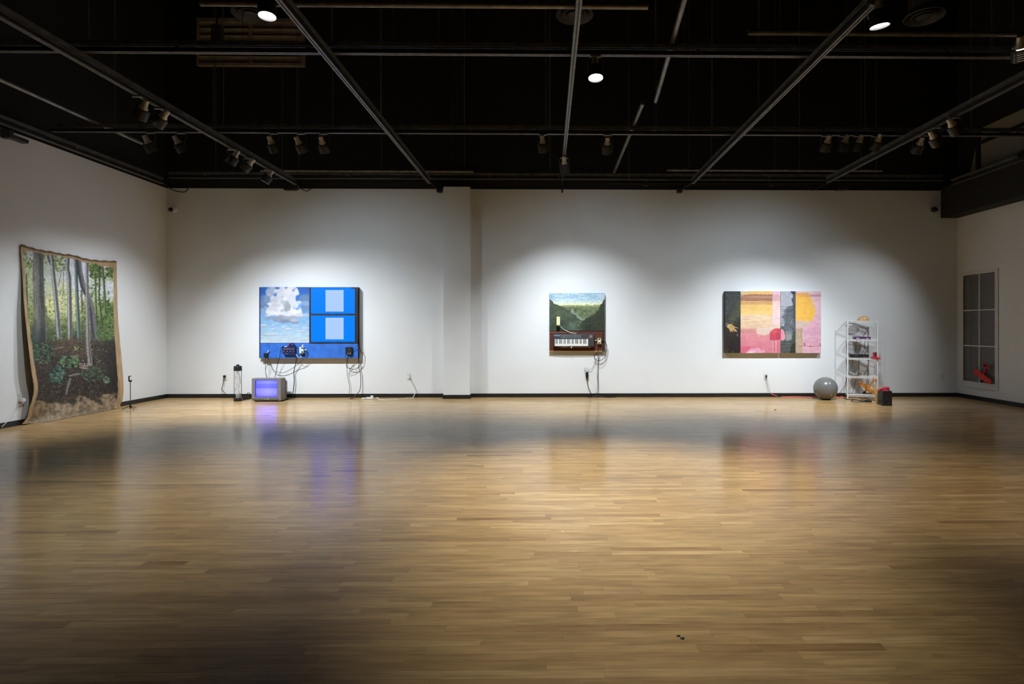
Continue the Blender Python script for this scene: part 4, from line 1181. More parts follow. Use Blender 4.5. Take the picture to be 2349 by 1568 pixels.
s0, s1 = g(585, 871), g(636.2, 910.3)
fb = MB()
fb.box((A.x, yF, zb), (s0.x, yF + 0.16, H_)).box((s1.x, yF, zb), (B.x, yF + 0.16, H_)).box((s0.x, yF, s0.z), (s1.x, yF + 0.16, H_)).box((s0.x, yF, zb), (s1.x, yF + 0.16, s1.z)).box((s0.x, yF + 0.05, s1.z), (s1.x, yF + 0.16, s0.z))
fb.build('front_case', M_TV, tv)
MB().box((A.x + 0.02, yF - 0.006, zb + 0.005), (B.x - 0.03, yF, s1.z - 0.02), 0.003).build('control_panel', M_TVD, tv)
rim = MB(); w = 0.007
for a, b in (((s0.x, s1.z), (s0.x + w, s0.z)), ((s1.x - w, s1.z), (s1.x, s0.z)), ((s0.x + w, s0.z - w), (s1.x - w, s0.z)), ((s0.x + w, s1.z), (s1.x - w, s1.z + w))):
    rim.box((a[0], yF + 0.004, a[1]), (b[0], yF + 0.05, b[1]))
rim.build('screen_rim', M_CRTE, tv)
n = 16; cr = MB(); V = []; Fs = []
for i in range(n + 1):
    for j in range(n + 1):
        u, v = i / n, j / n
        V.append((s0.x + w + (s1.x - s0.x - 2 * w) * u, yF + 0.004 + 0.03 * ((u - .5) ** 2 + (v - .5) ** 2) * 2, s1.z + w + (s0.z - s1.z - 2 * w) * v))
for i in range(n):
    for j in range(n):
        k = i * (n + 1) + j; Fs.append((k, k + n + 1, k + n + 2, k + 1))
cr.add(V, Fs); cr.build('picture_tube', M_CRT, tv, smooth=True)
MB().prism([(A.x + .005, zb), (B.x - .005, zb), (B.x - .005, H_ - .004), (A.x + .005, H_ - .004)], 'y', yF + 0.16, yF + 0.19).build('case_collar', M_TVD, tv)
# tapering rear housing
V = []
for (ins, top, yy) in ((0.012, 0.03, yF + 0.19), (0.03, 0.06, yF + 0.30), (0.10, 0.12, yF + 0.46)):
    V += [(A.x + ins, yy, zb), (B.x - ins, yy, zb), (B.x - ins, yy, H_ - top), (A.x + ins, yy, H_ - top)]
Fs = [(0, 3, 2, 1), (8, 9, 10, 11)]
for r in range(2):
    for i in range(4):
        j = (i + 1) % 4; Fs.append((r*4+i, r*4+j, r*4+4+j, r*4+4+i))
MB().add(V, Fs).build('rear_housing', M_TV, tv)
for k in range(9):
    z = 0.10 + k * 0.028
    MB().box((B.x - 0.03, yF + 0.20, z), (B.x - 0.006, yF + 0.29, z + 0.012)).build('vent_rib', M_TVD, tv)
for x in (A.x + 0.06, B.x - 0.06):
    for yy in (yF + 0.03, yF + 0.33):
        MB().box((x - 0.025, yy, 0), (x + 0.025, yy + 0.04, zb)).build('foot', M_BLACK, tv)
m = MB(); m.tube([g(606, 914.5) + Vector((0, -0.009, 0)), g(611, 915.6) + Vector((0, -0.009, 0)), g(615.5, 914) + Vector((0, -0.009, 0)), g(618, 917) + Vector((0, -0.009, 0))], 0.003, 5, 4); m.build('maker_mark', M_CHROME, tv)
c = g(633, 915.3); m = MB(); m.M = frame(c + Vector((0, -0.006, 0)), Vector((1, 0, 0)), Vector((0, 0, 1)), Vector((0, -1, 0))); m.lathe([(0.008, 0), (0.008, 0.006), (0, 0.006)], 10); m.build('power_button', M_CHROME, tv)

# clear tube with black cap
M_GLASS = bpy.data.materials.new('clear_acrylic'); M_GLASS.use_nodes = True
nt = M_GLASS.node_tree; nt.nodes.remove(nt.nodes['Principled BSDF']); out = nt.nodes['Material Output']
tr = nt.nodes.new('ShaderNodeBsdfTransparent'); tr.inputs[0].default_value = (0.97, 0.975, 0.975, 1)
gl = nt.nodes.new('ShaderNodeBsdfGlossy'); gl.inputs['Roughness'].default_value = 0.08
fz = nt.nodes.new('ShaderNodeFresnel'); fz.inputs[0].default_value = 1.15
mx = nt.nodes.new('ShaderNodeMixShader')
nt.links.new(fz.outputs[0], mx.inputs[0]); nt.links.new(tr.outputs[0], mx.inputs[1]); nt.links.new(gl.outputs[0], mx.inputs[2]); nt.links.new(mx.outputs[0], out.inputs['Surface'])
M_FILM = mat('crumpled_clear_film', (0.9, 0.9, 0.9, 1), 0.25, noise=0.15, nscale=40, alpha=0.30, bump=0.3)
c = PF(545.5, 919.3); kk = c.y / F
tb = thing('acrylic_tube', c, 'clear tube with black cap and base, crumpled film inside', 'acrylic tube')
def lt(name, prof, m, seg=28, close=True):
    b = MB(); b.M = Matrix.Translation(c); b.lathe(prof, seg, close); return b.build(name, m, tb, smooth=True)
R = 8.0 * kk
z = lambda py: (919.3 - py) * kk
lt('base', [(R * 1.05, 0), (R * 1.05, z(912.3)), (R * 0.5, z(912))], M_BLACK)
lt('tube_wall', [(R * 0.98, z(912.3)), (R * 0.98, z(850.5))], M_GLASS, close=False)
lt('cap', [(R * 0.5, z(851)), (R * 1.05, z(850.5)), (R * 1.07, z(846)), (R * 1.05, z(842)), (R * 0.95, z(839.5)), (R * 0.4, z(839.2))], M_BLACK)
lt('knob', [(R * 0.40, z(839.5)), (R * 0.41, z(837)), (R * 0.38, z(836.2)), (0.001, z(836))], M_BLACK)
V = []; Fs = []; nz, na = 60, 26; rs = np.random.RandomState(4); nn = rs.rand(nz + 1, na)
for i in range(nz + 1):
    t = i / nz; zz = z(912) + (z(851) - z(912)) * t
    rr = R * (0.60 + 0.12 * math.cos(t * 9) + 0.10 * (1 - t)); ox = R * 0.16 * math.sin(t * 11 + 1)
    for k in range(na):
        an = 2 * math.pi * k / na + t * 2.2
        q_ = rr * (1 + 0.16 * math.sin(3 * an + t * 14) + 0.16 * (nn[i, k] - 0.5))
        V.append((ox + q_ * math.cos(an) * 0.85, q_ * math.sin(an) * 0.85, zz))
for i in range(nz):
    for k in range(na):
        l = (k + 1) % na; Fs.append((i*na+k, i*na+l, i*na+na+l, i*na+na+k))
b = MB(); b.M = Matrix.Translation(c); b.add(V, Fs); b.build('crumpled_film', M_FILM, tb, smooth=True)

cable([(555, 919, 'F'), (560, 915, 'F'), (567, 914, 'F'), (575, 914.5, 'F'), (580, 913.5, 'F')], 0.009, M_CABLE, 'black power lead lying between acrylic tube and television')
cable([(556, 916, 'F'), (563, 913.5, 'F'), (567, 903, .22), (570.5, 900, .2), (575, 904, .2), (577.5, 909, .2), (573, 913, 'F'), (565, 914, 'F')], 0.006, M_CABLE, 'tangled black loop of cable beside the television')
cable([(558, 917.5, 'F'), (565, 916.5, 'F'), (572, 915.2, 'F')], 0.012, M_CABLE, 'thick stub of black cable in front of baseboard by television')
t = thing('power_brick', PF(564, 915), 'black power brick on floor behind the acrylic tube', 'power brick')
p_ = PF(564, 914.5)
MB().box((p_.x - 0.055, p_.y - 0.03, 0), (p_.x + 0.055, p_.y + 0.03, 0.045), 0.008).build('brick_body', M_BLACK, t)
MB().box((p_.x + 0.055, p_.y - 0.008, 0.014), (p_.x + 0.075, p_.y + 0.008, 0.03)).build('strain_relief', M_BLACK, t)
cable([(517, 862, .03), (513, 868, .05), (512, 880, .05), (508.5, 892, .05), (512, 897, .05), (521, 905, .06), (532, 912, 'F'), (541, 914, 'F')], 0.006, M_CABLE, 'black lead from left outlet to the acrylic tube')

# outlets
M_PLATE = mat('ivory_outlet_plate', (0.70, 0.70, 0.68, 1), 0.4, noise=0.04, nscale=20)
M_SLOT = mat('outlet_slot', (0.05, 0.05, 0.05, 1), 0.6)
def outlet(px, py, label, side='back', plug=None):
    c = PY(px, py, YB) if side == 'back' else PX(px, py, XL)
    rot = Matrix.Identity(3) if side == 'back' else Matrix.Rotation(math.radians(90), 3, 'Z')
    t = thing('wall_outlet', c, label, 'outlet', 'power outlets')
    M = Matrix.Translation(c) @ rot.to_4x4()
    m = MB(); m.M = M; m.box((-0.036, -0.007, -0.058), (0.036, 0, 0.058), 0.003); m.build('plate', M_PLATE, t)
    for dz in (-0.021, 0.021):
        m = MB(); m.M = M; m.box((-0.017, -0.010, dz - 0.014), (0.017, -0.007, dz + 0.014), 0.001); so = m.build('socket', M_PLATE, t)
        for dx in (-0.007, 0.007):
            m = MB(); m.M = M; m.box((dx - 0.0015, -0.0106, dz - 0.004), (dx + 0.0015, -0.010, dz + 0.006)); m.build('slot', M_SLOT, so)
    if plug:
        for nm, (x0, x1, z0, z1, d), mm in plug:
            m = MB(); m.M = M; m.box((x0, -0.010 - d, z0), (x1, -0.0102, z1), 0.004); m.build(nm, mm, t)
    return t
outlet(517, 865.5, 'wall outlet with black plug left of the acrylic tube', plug=[('plug', (-0.02, 0.016, 0.0, 0.045, 0.04), M_BLACK)])
outlet(938, 863, 'white wall outlet with white plug left of the pier', plug=[('plug', (-0.016, 0.018, -0.04, -0.008, 0.035), M_WHITEP)])
outlet(1346.5, 863, 'wall outlet below keyboard painting hidden by black adapter', plug=[('adapter', (-0.026, 0.022, -0.012, 0.09, 0.05), M_BLACK), ('plug', (-0.014, 0.012, -0.048, -0.014, 0.035), M_BLACK)])
outlet(1756.5, 864, 'wall outlet with dark plug below the triptych', plug=[('plug', (-0.010, 0.012, -0.018, 0.036, 0.035), M_BLACK)])
outlet(2162, 862, 'bare wall outlet between shelf and grille window')
outlet(45.5, 912.5, 'wall outlet with white charger left of the forest canvas', side='left', plug=[('charger', (-0.02, 0.03, -0.05, -0.005, 0.05), M_WHITEP)])

# white power strip and cord
p_ = PF(846, 914)
t = thing('power_strip', p_, 'white power strip on floor below blue assemblage', 'power strip')
a, b = PF(841, 914.5), PF(858.5, 914.5)
MB().box((a.x, a.y - 0.05, 0), (b.x, a.y, 0.035), 0.006).build('strip_body', M_WHITEP, t)
for k in range(3):
    x = a.x + 0.03 + k * 0.042
    MB().box((x - 0.008, a.y - 0.035, 0.035), (x + 0.008, a.y - 0.015, 0.0365)).build('socket', M_SLOT, t)
MB().box((b.x - 0.06, a.y - 0.04, 0.0355), (b.x - 0.01, a.y - 0.005, 0.065), 0.005).build('plugged_adapter', M_WHITEP, t)
p_ = PF(834.5, 915)
t = thing('cord_plug', p_, 'small white plug lying left of the power strip', 'plug')
MB().box((p_.x - 0.035, p_.y - 0.02, 0), (p_.x + 0.035, p_.y + 0.02, 0.026), 0.006).build('plug_body', M_WHITEP, t)
MB().box((p_.x + 0.035, p_.y - 0.006, 0.008), (p_.x + 0.05, p_.y + 0.006, 0.018)).build('plug_tail', M_WHITEP, t)
cable([(939, 867, .045), (943, 876, .04), (949, 888, .035), (952.5, 898, .04), (950, 906, .05), (946, 912.5, 'F'), (932, 913.5, 'F'), (926, 915.5, 'F'), (900, 916.5, 'F'), (871, 916.5, 'F'), (867, 912.5, 'F'), (859, 913, 'F')], 0.0065, M_WCABLE, 'white cord from power strip up to outlet left of pier')
# charger lead on the left wall
mb = MB(); mb.tube([PX(50, 918, XL + 0.06), PX(53, 922, XL + 0.07), PX(50, 927, XL + 0.06), PX(42, 930, XL + 0.03), PX(38, 940, XL + 0.02), PX(22, 960, XL + 0.03), PX(4, 979, XL + 0.04)], 0.004, 6, 6)
tag(mb.build('cable', M_WCABLE, smooth=True), 'thin white charger lead on left wall by the canvas', 'cable', 'loose cables in the gallery')

# phone tripod
c = PF(299, 938.3); kk = c.y / F
t = thing('phone_tripod', c, 'small black phone tripod standing beside the forest canvas', 'tripod')
zz = lambda py: (938.3 - py) * kk
MB().tube([c + Vector((0, 0, 0.012)), c + Vector((0, 0, zz(923)))], 0.012, 10).build('handle', M_BLACK, t, smooth=True)
MB().tube([c + Vector((0, 0, zz(923.5))), c + Vector((0, 0, zz(876)))], 0.0055, 8).build('pole', M_BLACKMAT, t, smooth=True)
for an in (200, 330, 80):
    a = math.radians(an)
    e = c + Vector((math.cos(a) * 0.115, math.sin(a) * 0.115, 0.004))
    MB().tube([c + Vector((0, 0, 0.055)), e], 0.0048, 6).build('leg', M_BLACK, t)
x = c.x; y = c.y
MB().box((x - 0.022, y - 0.008, zz(876)), (x + 0.022, y + 0.008, zz(872.5)), 0.002).build('lower_jaw', M_BLACK, t)
MB().box((x - 0.030, y - 0.008, zz(874)), (x - 0.014, y + 0.008, zz(862.5)), 0.003).build('clamp_back', M_BLACK, t)
MB().box((x - 0.014, y - 0.008, zz(864)), (x + 0.014, y + 0.008, zz(862.3)), 0.002).build('upper_jaw', M_BLACK, t)
MB().tube([(x + 0.018, y, zz(873)), (x + 0.018, y, zz(870.5))], 0.004, 6).build('jaw_tip', M_CHROME, t)

# corner cameras
def cctv(px, py, label, plate):
    c = PY(px, py, YB)
    t = thing('security_camera', c, label, 'camera', 'dome cameras in the far corners')
    M = frame(c, Vector((1, 0, 0)), Vector((0, 0, 1)), Vector((0, -1, 0)))
    m = MB(); m.M = M
    if plate: m.box((-0.09, -0.09, 0), (0.09, 0.13, 0.012), 0.004)
    else: m.lathe([(0.062, 0), (0.062, 0.02), (0.055, 0.03), (0.001, 0.03)], 22)
    m.build('mount_plate', M_WALL if plate else M_WHITEP, t)
    m = MB(); m.M = M @ Matrix.Translation((-0.015 if not plate else 0.0, -0.01, 0)); m.lathe([(0.05, 0.0), (0.05, 0.06), (0.042, 0.07)], 20); m.build('collar', M_WHITEP if not plate else M_BLACKMAT, t, smooth=True)
    m = MB(); m.M = M @ Matrix.Translation((-0.02 if not plate else 0.0, -0.02, 0.04)); m.lathe([(0.041, 0), (0.041, 0.04), (0.034, 0.062), (0.018, 0.076), (0.001, 0.08)], 20); m.build('dome', mat('black_glossy_dome', (0.01, 0.01, 0.011, 1), 0.12, noise=0.1, nscale=10), t, smooth=True)
cctv(400, 480, 'dark dome camera high in the far left corner', False)
cctv(2140, 480, 'dark dome camera on square plate in far right corner', True)

# ------------------------------------------------------------------ keyboard painting
def valley_art():
    a = Art(228, 125, 938, 878, 0.235, 8); a.gain = 0.82
    a.grad([(125, (150, 190, 216)), (200, (168, 202, 224)), (250, (222, 232, 218)), (276, (240, 240, 196)), (300, (150, 158, 110)), (608, (60, 72, 58))])
    a.blend((a.noise(140, 20) > 0.55) * np.clip((270 - a.Y) / 60, 0, 1) * 0.55, (222, 232, 238))
    a.poly([(380, 290), (450, 276), (520, 284), (600, 276), (660, 290), (720, 274), (770, 288), (830, 268), (910, 272), (938, 300), (938, 400), (380, 400)], (158, 164, 112), 1, 6)
    a.poly([(420, 300), (520, 300), (640, 302), (760, 296), (900, 300), (880, 400), (780, 420), (660, 470), (560, 390), (440, 340)], (120, 134, 98), 1, 8)
    a.blend((a.noise(60, 14) > 0.5) * np.clip((a.Y - 290) / 30, 0, 1) * np.clip((470 - a.Y) / 60, 0, 1) * 0.35, (66, 84, 60))
    a.poly([(228, 205), (262, 228), (300, 268), (350, 292), (400, 300), (450, 322), (500, 352), (560, 400), (620, 468), (600, 540), (540, 608), (228, 608)], (76, 88, 70), 1, 8)
    a.poly([(938, 190), (905, 240), (880, 290), (850, 345), (806, 406), (740, 440), (690, 450), (630, 510), (570, 608), (938, 608)], (58, 64, 50), 1, 8)
    a.ell(560, 560, 150, 60, (108, 128, 110), 0.6, 0.9, 0.4)
    a.ell(400, 400, 130, 60, (98, 110, 86), 0.5, 0.9, 0.5); a.ell(330, 520, 120, 60, (62, 76, 66), 0.6, 0.9, 0.5)
    a.ell(830, 480, 60, 90, (62, 66, 50), 0.5, 0.9, 0.5); a.ell(700, 560, 90, 40, (36, 44, 36), 0.6, 0.9, 0.5)
    a.stroke([(520, 335), (535, 350), (508, 366), (530, 385), (580, 402), (596, 436), (640, 462), (670, 462)], 7, (146, 164, 148), 0.95, 0.6, 15)
    a.blend((a.noise(26) > 0.55) * np.clip((a.Y - 300) / 30, 0, 1) * (a.Y < 606) * 0.22, (30, 38, 30))
    a.vary(0.08, 12)
    wood = a.Y > 606
    a.blend(wood * 1.0, (98, 54, 40)); a.blend(wood * (a.noise(80, 8) > 0.52) * 0.4, (78, 42, 31))
    a.blend((wood & (np.abs(a.Y - 616) < 9)) * 0.9, (46, 26, 20))
    a.blend((np.abs(a.Y - 627) < 2.2) * np.clip((620 - a.X) / 60, 0.15, 1) * 1.0, (186, 150, 120))
    a.blend((np.abs(a.Y - 871) < 4) * 1.0, (196, 160, 108))
    a.blend((wood & (a.X > 905)) * 0.8, (52, 44, 32))
    return a
T2 = 0.07; Y2p = YB - T2
k0, k1 = PY(1260.8, 672, Y2p), PY(1387.3, 806, Y2p)
kp = thing('valley_painting', ((k0.x + k1.x) / 2, YB, k1.z), 'square painting of a river valley above a brown ledge', 'painting')
MB().box((k0.x, Y2p + 0.002, k1.z), (k1.x, YB, k0.z)).build('stretcher_box', mat('grey_canvas_edge', srgb(92, 90, 96), 0.7, noise=0.1, nscale=20), kp)
flat_painting('valley_picture', valley_art(), k0.x, k1.x, k1.z, k0.z, Y2p, kp, 'green mountain valley with winding river over brown wood')

# electric keyboard hung on it
M_KB = mat('charcoal_keyboard_plastic', (0.045, 0.047, 0.05, 1), 0.45, noise=0.15, nscale=30)
M_WK = mat('white_key_plastic', (0.86, 0.86, 0.84, 1), 0.3, noise=0.03, nscale=20)
M_PRINT = mat('pale_print', srgb(150, 162, 172), 0.6, noise=0.3, nscale=200)
KD = 0.075; yk = Y2p - KD
kq = lambda x, y: PY(x, y, yk)
a, b = kq(1269.5, 766), kq(1363, 795)
kb = thing('electric_keyboard', (a.x, Y2p, b.z), 'black electric keyboard with white keys fixed on valley painting', 'keyboard')
MB().box((a.x, yk, b.z), (b.x, Y2p - 0.012, a.z), 0.008).build('keyboard_body', M_KB, kb)
for x in (a.x + 0.06, b.x - 0.06):
    MB().box((x - 0.02, Y2p - 0.013, b.z + 0.06), (x + 0.02, Y2p, b.z + 0.10)).build('hanging_block', M_BLACK, kb)
w0, w1 = kq(1272.8, 777.6), kq(1349, 793.2)
nw = 29; kw = (w1.x - w0.x) / nw
for i in range(nw):
    MB().box((w0.x + i * kw + 0.0006, yk - 0.010, w1.z), (w0.x + (i + 1) * kw - 0.0006, yk, w0.z), 0.001).build('white_key', M_WK, kb)
for i in range(nw - 1):
    if i % 7 in (0, 1, 3, 4, 5):
        x = w0.x + (i + 1) * kw
        MB().box((x - 0.0062, yk - 0.019, w1.z + (w0.z - w1.z) * 0.37), (x + 0.0062, yk - 0.0101, w0.z), 0.001).build('black_key', M_KB, kb)
a2, b2 = kq(1271.6, 767.9), kq(1285.5, 770.5)
MB().box((a2.x, yk - 0.0015, b2.z), (b2.x, yk, a2.z)).build('printed_name', mat('blue_white_print', srgb(96, 140, 168), 0.6, noise=0.5, nscale=120), kb)
for i in range(13):
    for j in range(3):
        c = kq(1288 + i * 3.65 + (j % 2) * 0.4, 768.6 + j * 2.6)
        MB().box((c.x - 0.008, yk - 0.003, c.z - 0.0045), (c.x + 0.006, yk, c.z + 0.0045)).build('panel_button', M_PRINT, kb)
for j in range(4):
    a2, b2 = kq(1352.3, 768.8 + j * 1.1), kq(1358.5, 769.4 + j * 1.1)
    MB().box((a2.x, yk - 0.0015, b2.z), (b2.x, yk, a2.z)).build('speaker_slot', M_PRINT, kb)
a2, b2 = kq(1347, 774), kq(1358, 775)
MB().box((a2.x, yk - 0.0015, b2.z), (b2.x, yk, a2.z)).build('print_line', mat('red_white_print', srgb(190, 96, 80), 0.6, noise=0.5, nscale=150), kb)
M_TAN = mat('tan_wood_strip', srgb(124, 92, 48), 0.6, noise=0.2, nscale=30)
a2, b2 = PY(1281, 794.3, yk + 0.02), PY(1355, 797, yk + 0.02)
MB().box((a2.x, yk + 0.015, b2.z), (b2.x, Y2p, b.z + 0.004)).build('support_ledge', M_TAN, kb)
a2, b2 = PY(1309.8, 794.8, yk), PY(1312, 798, yk)
MB().box((a2.x, yk - 0.006, b2.z), (b2.x, yk + 0.012, a2.z), 0.002).build('white_clip', M_WHITEP, kb)
for x in (1293, 1298):
    a2, b2 = PY(x, 794.2, yk), PY(x + 1.2, 795.4, yk)
    MB().box((a2.x, yk - 0.005, b2.z), (b2.x, yk + 0.012, a2.z)).build('white_clip', M_WHITEP, kb)

M_CREAM = mat('cream_metal', srgb(226, 222, 172), 0.45, noise=0.05, nscale=20)
t = thing('sound_box', PY(1280, 746, Y2p), 'upright cream speaker box on left side of valley painting', 'speaker')
block(t, 'box_body', 1276.5, 726.3, 1284.4, 746.2, Y2p, 0.09, M_CREAM, 0.004)
for x, y in ((1279.2, 727.8), (1278.2, 744.2), (1282.6, 744.2), (1281, 742.6)):
    block(t, 'screw', x, y, x + 0.9, y + 1.0, Y2p - 0.09, 0.003, M_BLACK, 0)
block(t, 'dark_block', 1277.5, 746.4, 1284, 750, Y2p, 0.075, M_BLACK, 0.003)  # plain black block directly below the cream box
mb = MB(); mb.tube([PY(1285, 748, Y2p - 0.05), PY(1289, 751, Y2p - 0.03), PY(1294, 756, Y2p - 0.02), PY(1300, 758.5, Y2p - 0.03), PY(1308, 762, Y2p - 0.05), PY(1316, 764.5, Y2p - 0.05), PY(1322, 764.7, Y2p - 0.05)], 0.0042, 6, 5)
tag(mb.build('cable', M_WCABLE, smooth=True), 'pale lead from cream speaker box to the keyboard', 'cable', 'loose cables in the gallery')
t = thing('stomp_box', PY(1374, 790, Y2p), 'small cream stomp box right of the keyboard', 'effects pedal')
block(t, 'box_body', 1370.4, 775.2, 1378.3, 789, Y2p, 0.055, M_CREAM, 0.004)
block(t, 'blue_panel', 1371.6, 775.9, 1377.2, 778.9, Y2p - 0.055, 0.003, mat('blue_label', srgb(54, 84, 112), 0.5, noise=0.2, nscale=60), 0)
block(t, 'treadle', 1371.8, 784, 1377.2, 788, Y2p - 0.055, 0.006, M_GREYM, 0)
block(t, 'white_jack', 1364.6, 779.8, 1368.2, 781.2, Y2p, 0.03, M_WHITEP, 0.001)
block(t, 'side_jack', 1378.5, 780, 1382.5, 781, Y2p, 0.03, M_GREYM, 0.001)
o2 = T2
cable([(1382, 780.5, .10), (1387, 782, .10), (1390, 787, .10), (1392, 795, .08), (1390, 808, .06), (1388, 818, .05), (1380, 825, .05), (1372, 827, .05), (1365, 822, .06), (1363.5, 817, .07), (1368, 811.5, .09), (1371.5, 806, .12), (1372, 795, .14)], 0.0055, M_CABLE, 'thick black cable coiled under right corner of valley painting')
cable([(1388, 784, .10), (1391.5, 795, .09), (1391, 812, .06), (1387, 829, .04), (1380, 836, .04), (1373, 836, .04), (1366, 829, .05), (1363, 818, .06), (1363, 808, .08)], 0.0035, M_GREYM, 'thin grey wire in a wide loop under right corner of valley painting')
cable([(1371, 811, .05), (1372, 825, .04), (1371, 840, .04), (1370, 860, .04), (1371, 880, .04), (1370, 895, .04), (1367, 902, .05), (1364, 908, .06)], 0.0035, M_CABLE, 'left of two thin wires hanging from valley painting to floor')
cable([(1373, 811, .05), (1373, 830, .03), (1372, 860, .03), (1373, 890, .03), (1371.5, 908, .05)], 0.0035, M_CABLE, 'right of two thin wires hanging from valley painting to floor')
cable([(1365, 828, .04), (1362, 838, .03), (1357, 846, .03), (1352, 847.5, .03), (1344, 843.5, .03), (1340, 847, .04), (1344, 854, .06)], 0.0035, M_GREYM, 'thin grey wire bowing from painting to black outlet adapter')
cable([(1347, 867, .05), (1347.5, 878, .05), (1350.5, 890, .05), (1356, 902, .05), (1360, 910, 'F')], 0.0065, M_CABLE, 'thick black lead from outlet adapter down to the floor')
cable([(1346, 910.6, 'F'), (1352, 911.5, 'F'), (1360, 910.8, 'F'), (1368, 911.2, 'F'), (1376, 910, 'F'), (1386, 911.3, 'F'), (1398, 911.6, 'F'), (1412, 911.4, 'F')], 0.007, M_CABLE, 'black cable lying along baseboard below valley painting')
cable([(1360, 908.6, .06), (1370, 907.5, .06), (1382, 908.6, .06), (1394, 909.5, 'F'), (1404, 910.8, 'F')], 0.006, M_CABLE, 'second black cable heaped against baseboard below valley painting')

# ------------------------------------------------------------------ triptych
def tri_a():
    a = Art(205, 155, 510, 1385, 0.145, 21); a.gain = 0.85
    a.grad([(155, (58, 62, 60)), (500, (66, 70, 70)), (800, (62, 62, 54)), (900, (52, 44, 42)), (1200, (46, 36, 36)), (1385, (40, 34, 32))])
    a.poly([(505, 230), (400, 470), (330, 640), (260, 720), (510, 760)], (82, 84, 62), 0.7, 20)
    a.poly([(505, 640), (440, 680), (390, 780), (400, 860), (505, 880)], (44, 48, 38), 0.9, 6)
    a.stroke([(500, 660), (455, 700), (430, 790)], 14, (70, 78, 60), 0.6, 0.8)
    a.ell(238, 810, 34, 30, (98, 100, 84), 0.9, 0.6); a.ell(335, 800, 40, 22, (88, 84, 62), 0.8, 0.7)
    skin = (206, 168, 112)
    a.poly([(258, 815), (330, 808), (372, 850), (392, 890), (380, 925), (330, 925), (285, 905), (256, 870)], skin, 1, 3)
    a.ell(300, 835, 30, 20, (222, 188, 130), 0.8, 0.7)
    a.stroke([(372, 855), (410, 872), (458, 888)], 11, skin, 1, 0.4, 6)
    for p in ([(285, 890), (305, 930), (318, 958)], [(315, 905), (340, 940), (360, 958)], [(350, 905), (380, 930), (398, 950)], [(375, 895), (410, 925), (436, 955)]):
        a.stroke(p, 12, skin, 1, 0.4, 7); a.stroke([(x - 9, y + 4) for x, y in p], 3, (140, 104, 66), 0.8, 0.8)
    a.ell(250, 858, 9, 16, (220, 216, 200), 0.9, 0.6)
    a.stroke([(440, 1000), (450, 1044)], 5, (140, 136, 130), 0.9, 0.6)
    a.blend((a.noise(30, 60) > 0.5) * np.clip((a.Y - 1290) / 60, 0, 1) * np.clip((400 - a.X) / 60, 0, 1) * 0.6, (110, 102, 88))
    a.vary(0.14, 40)
    return a
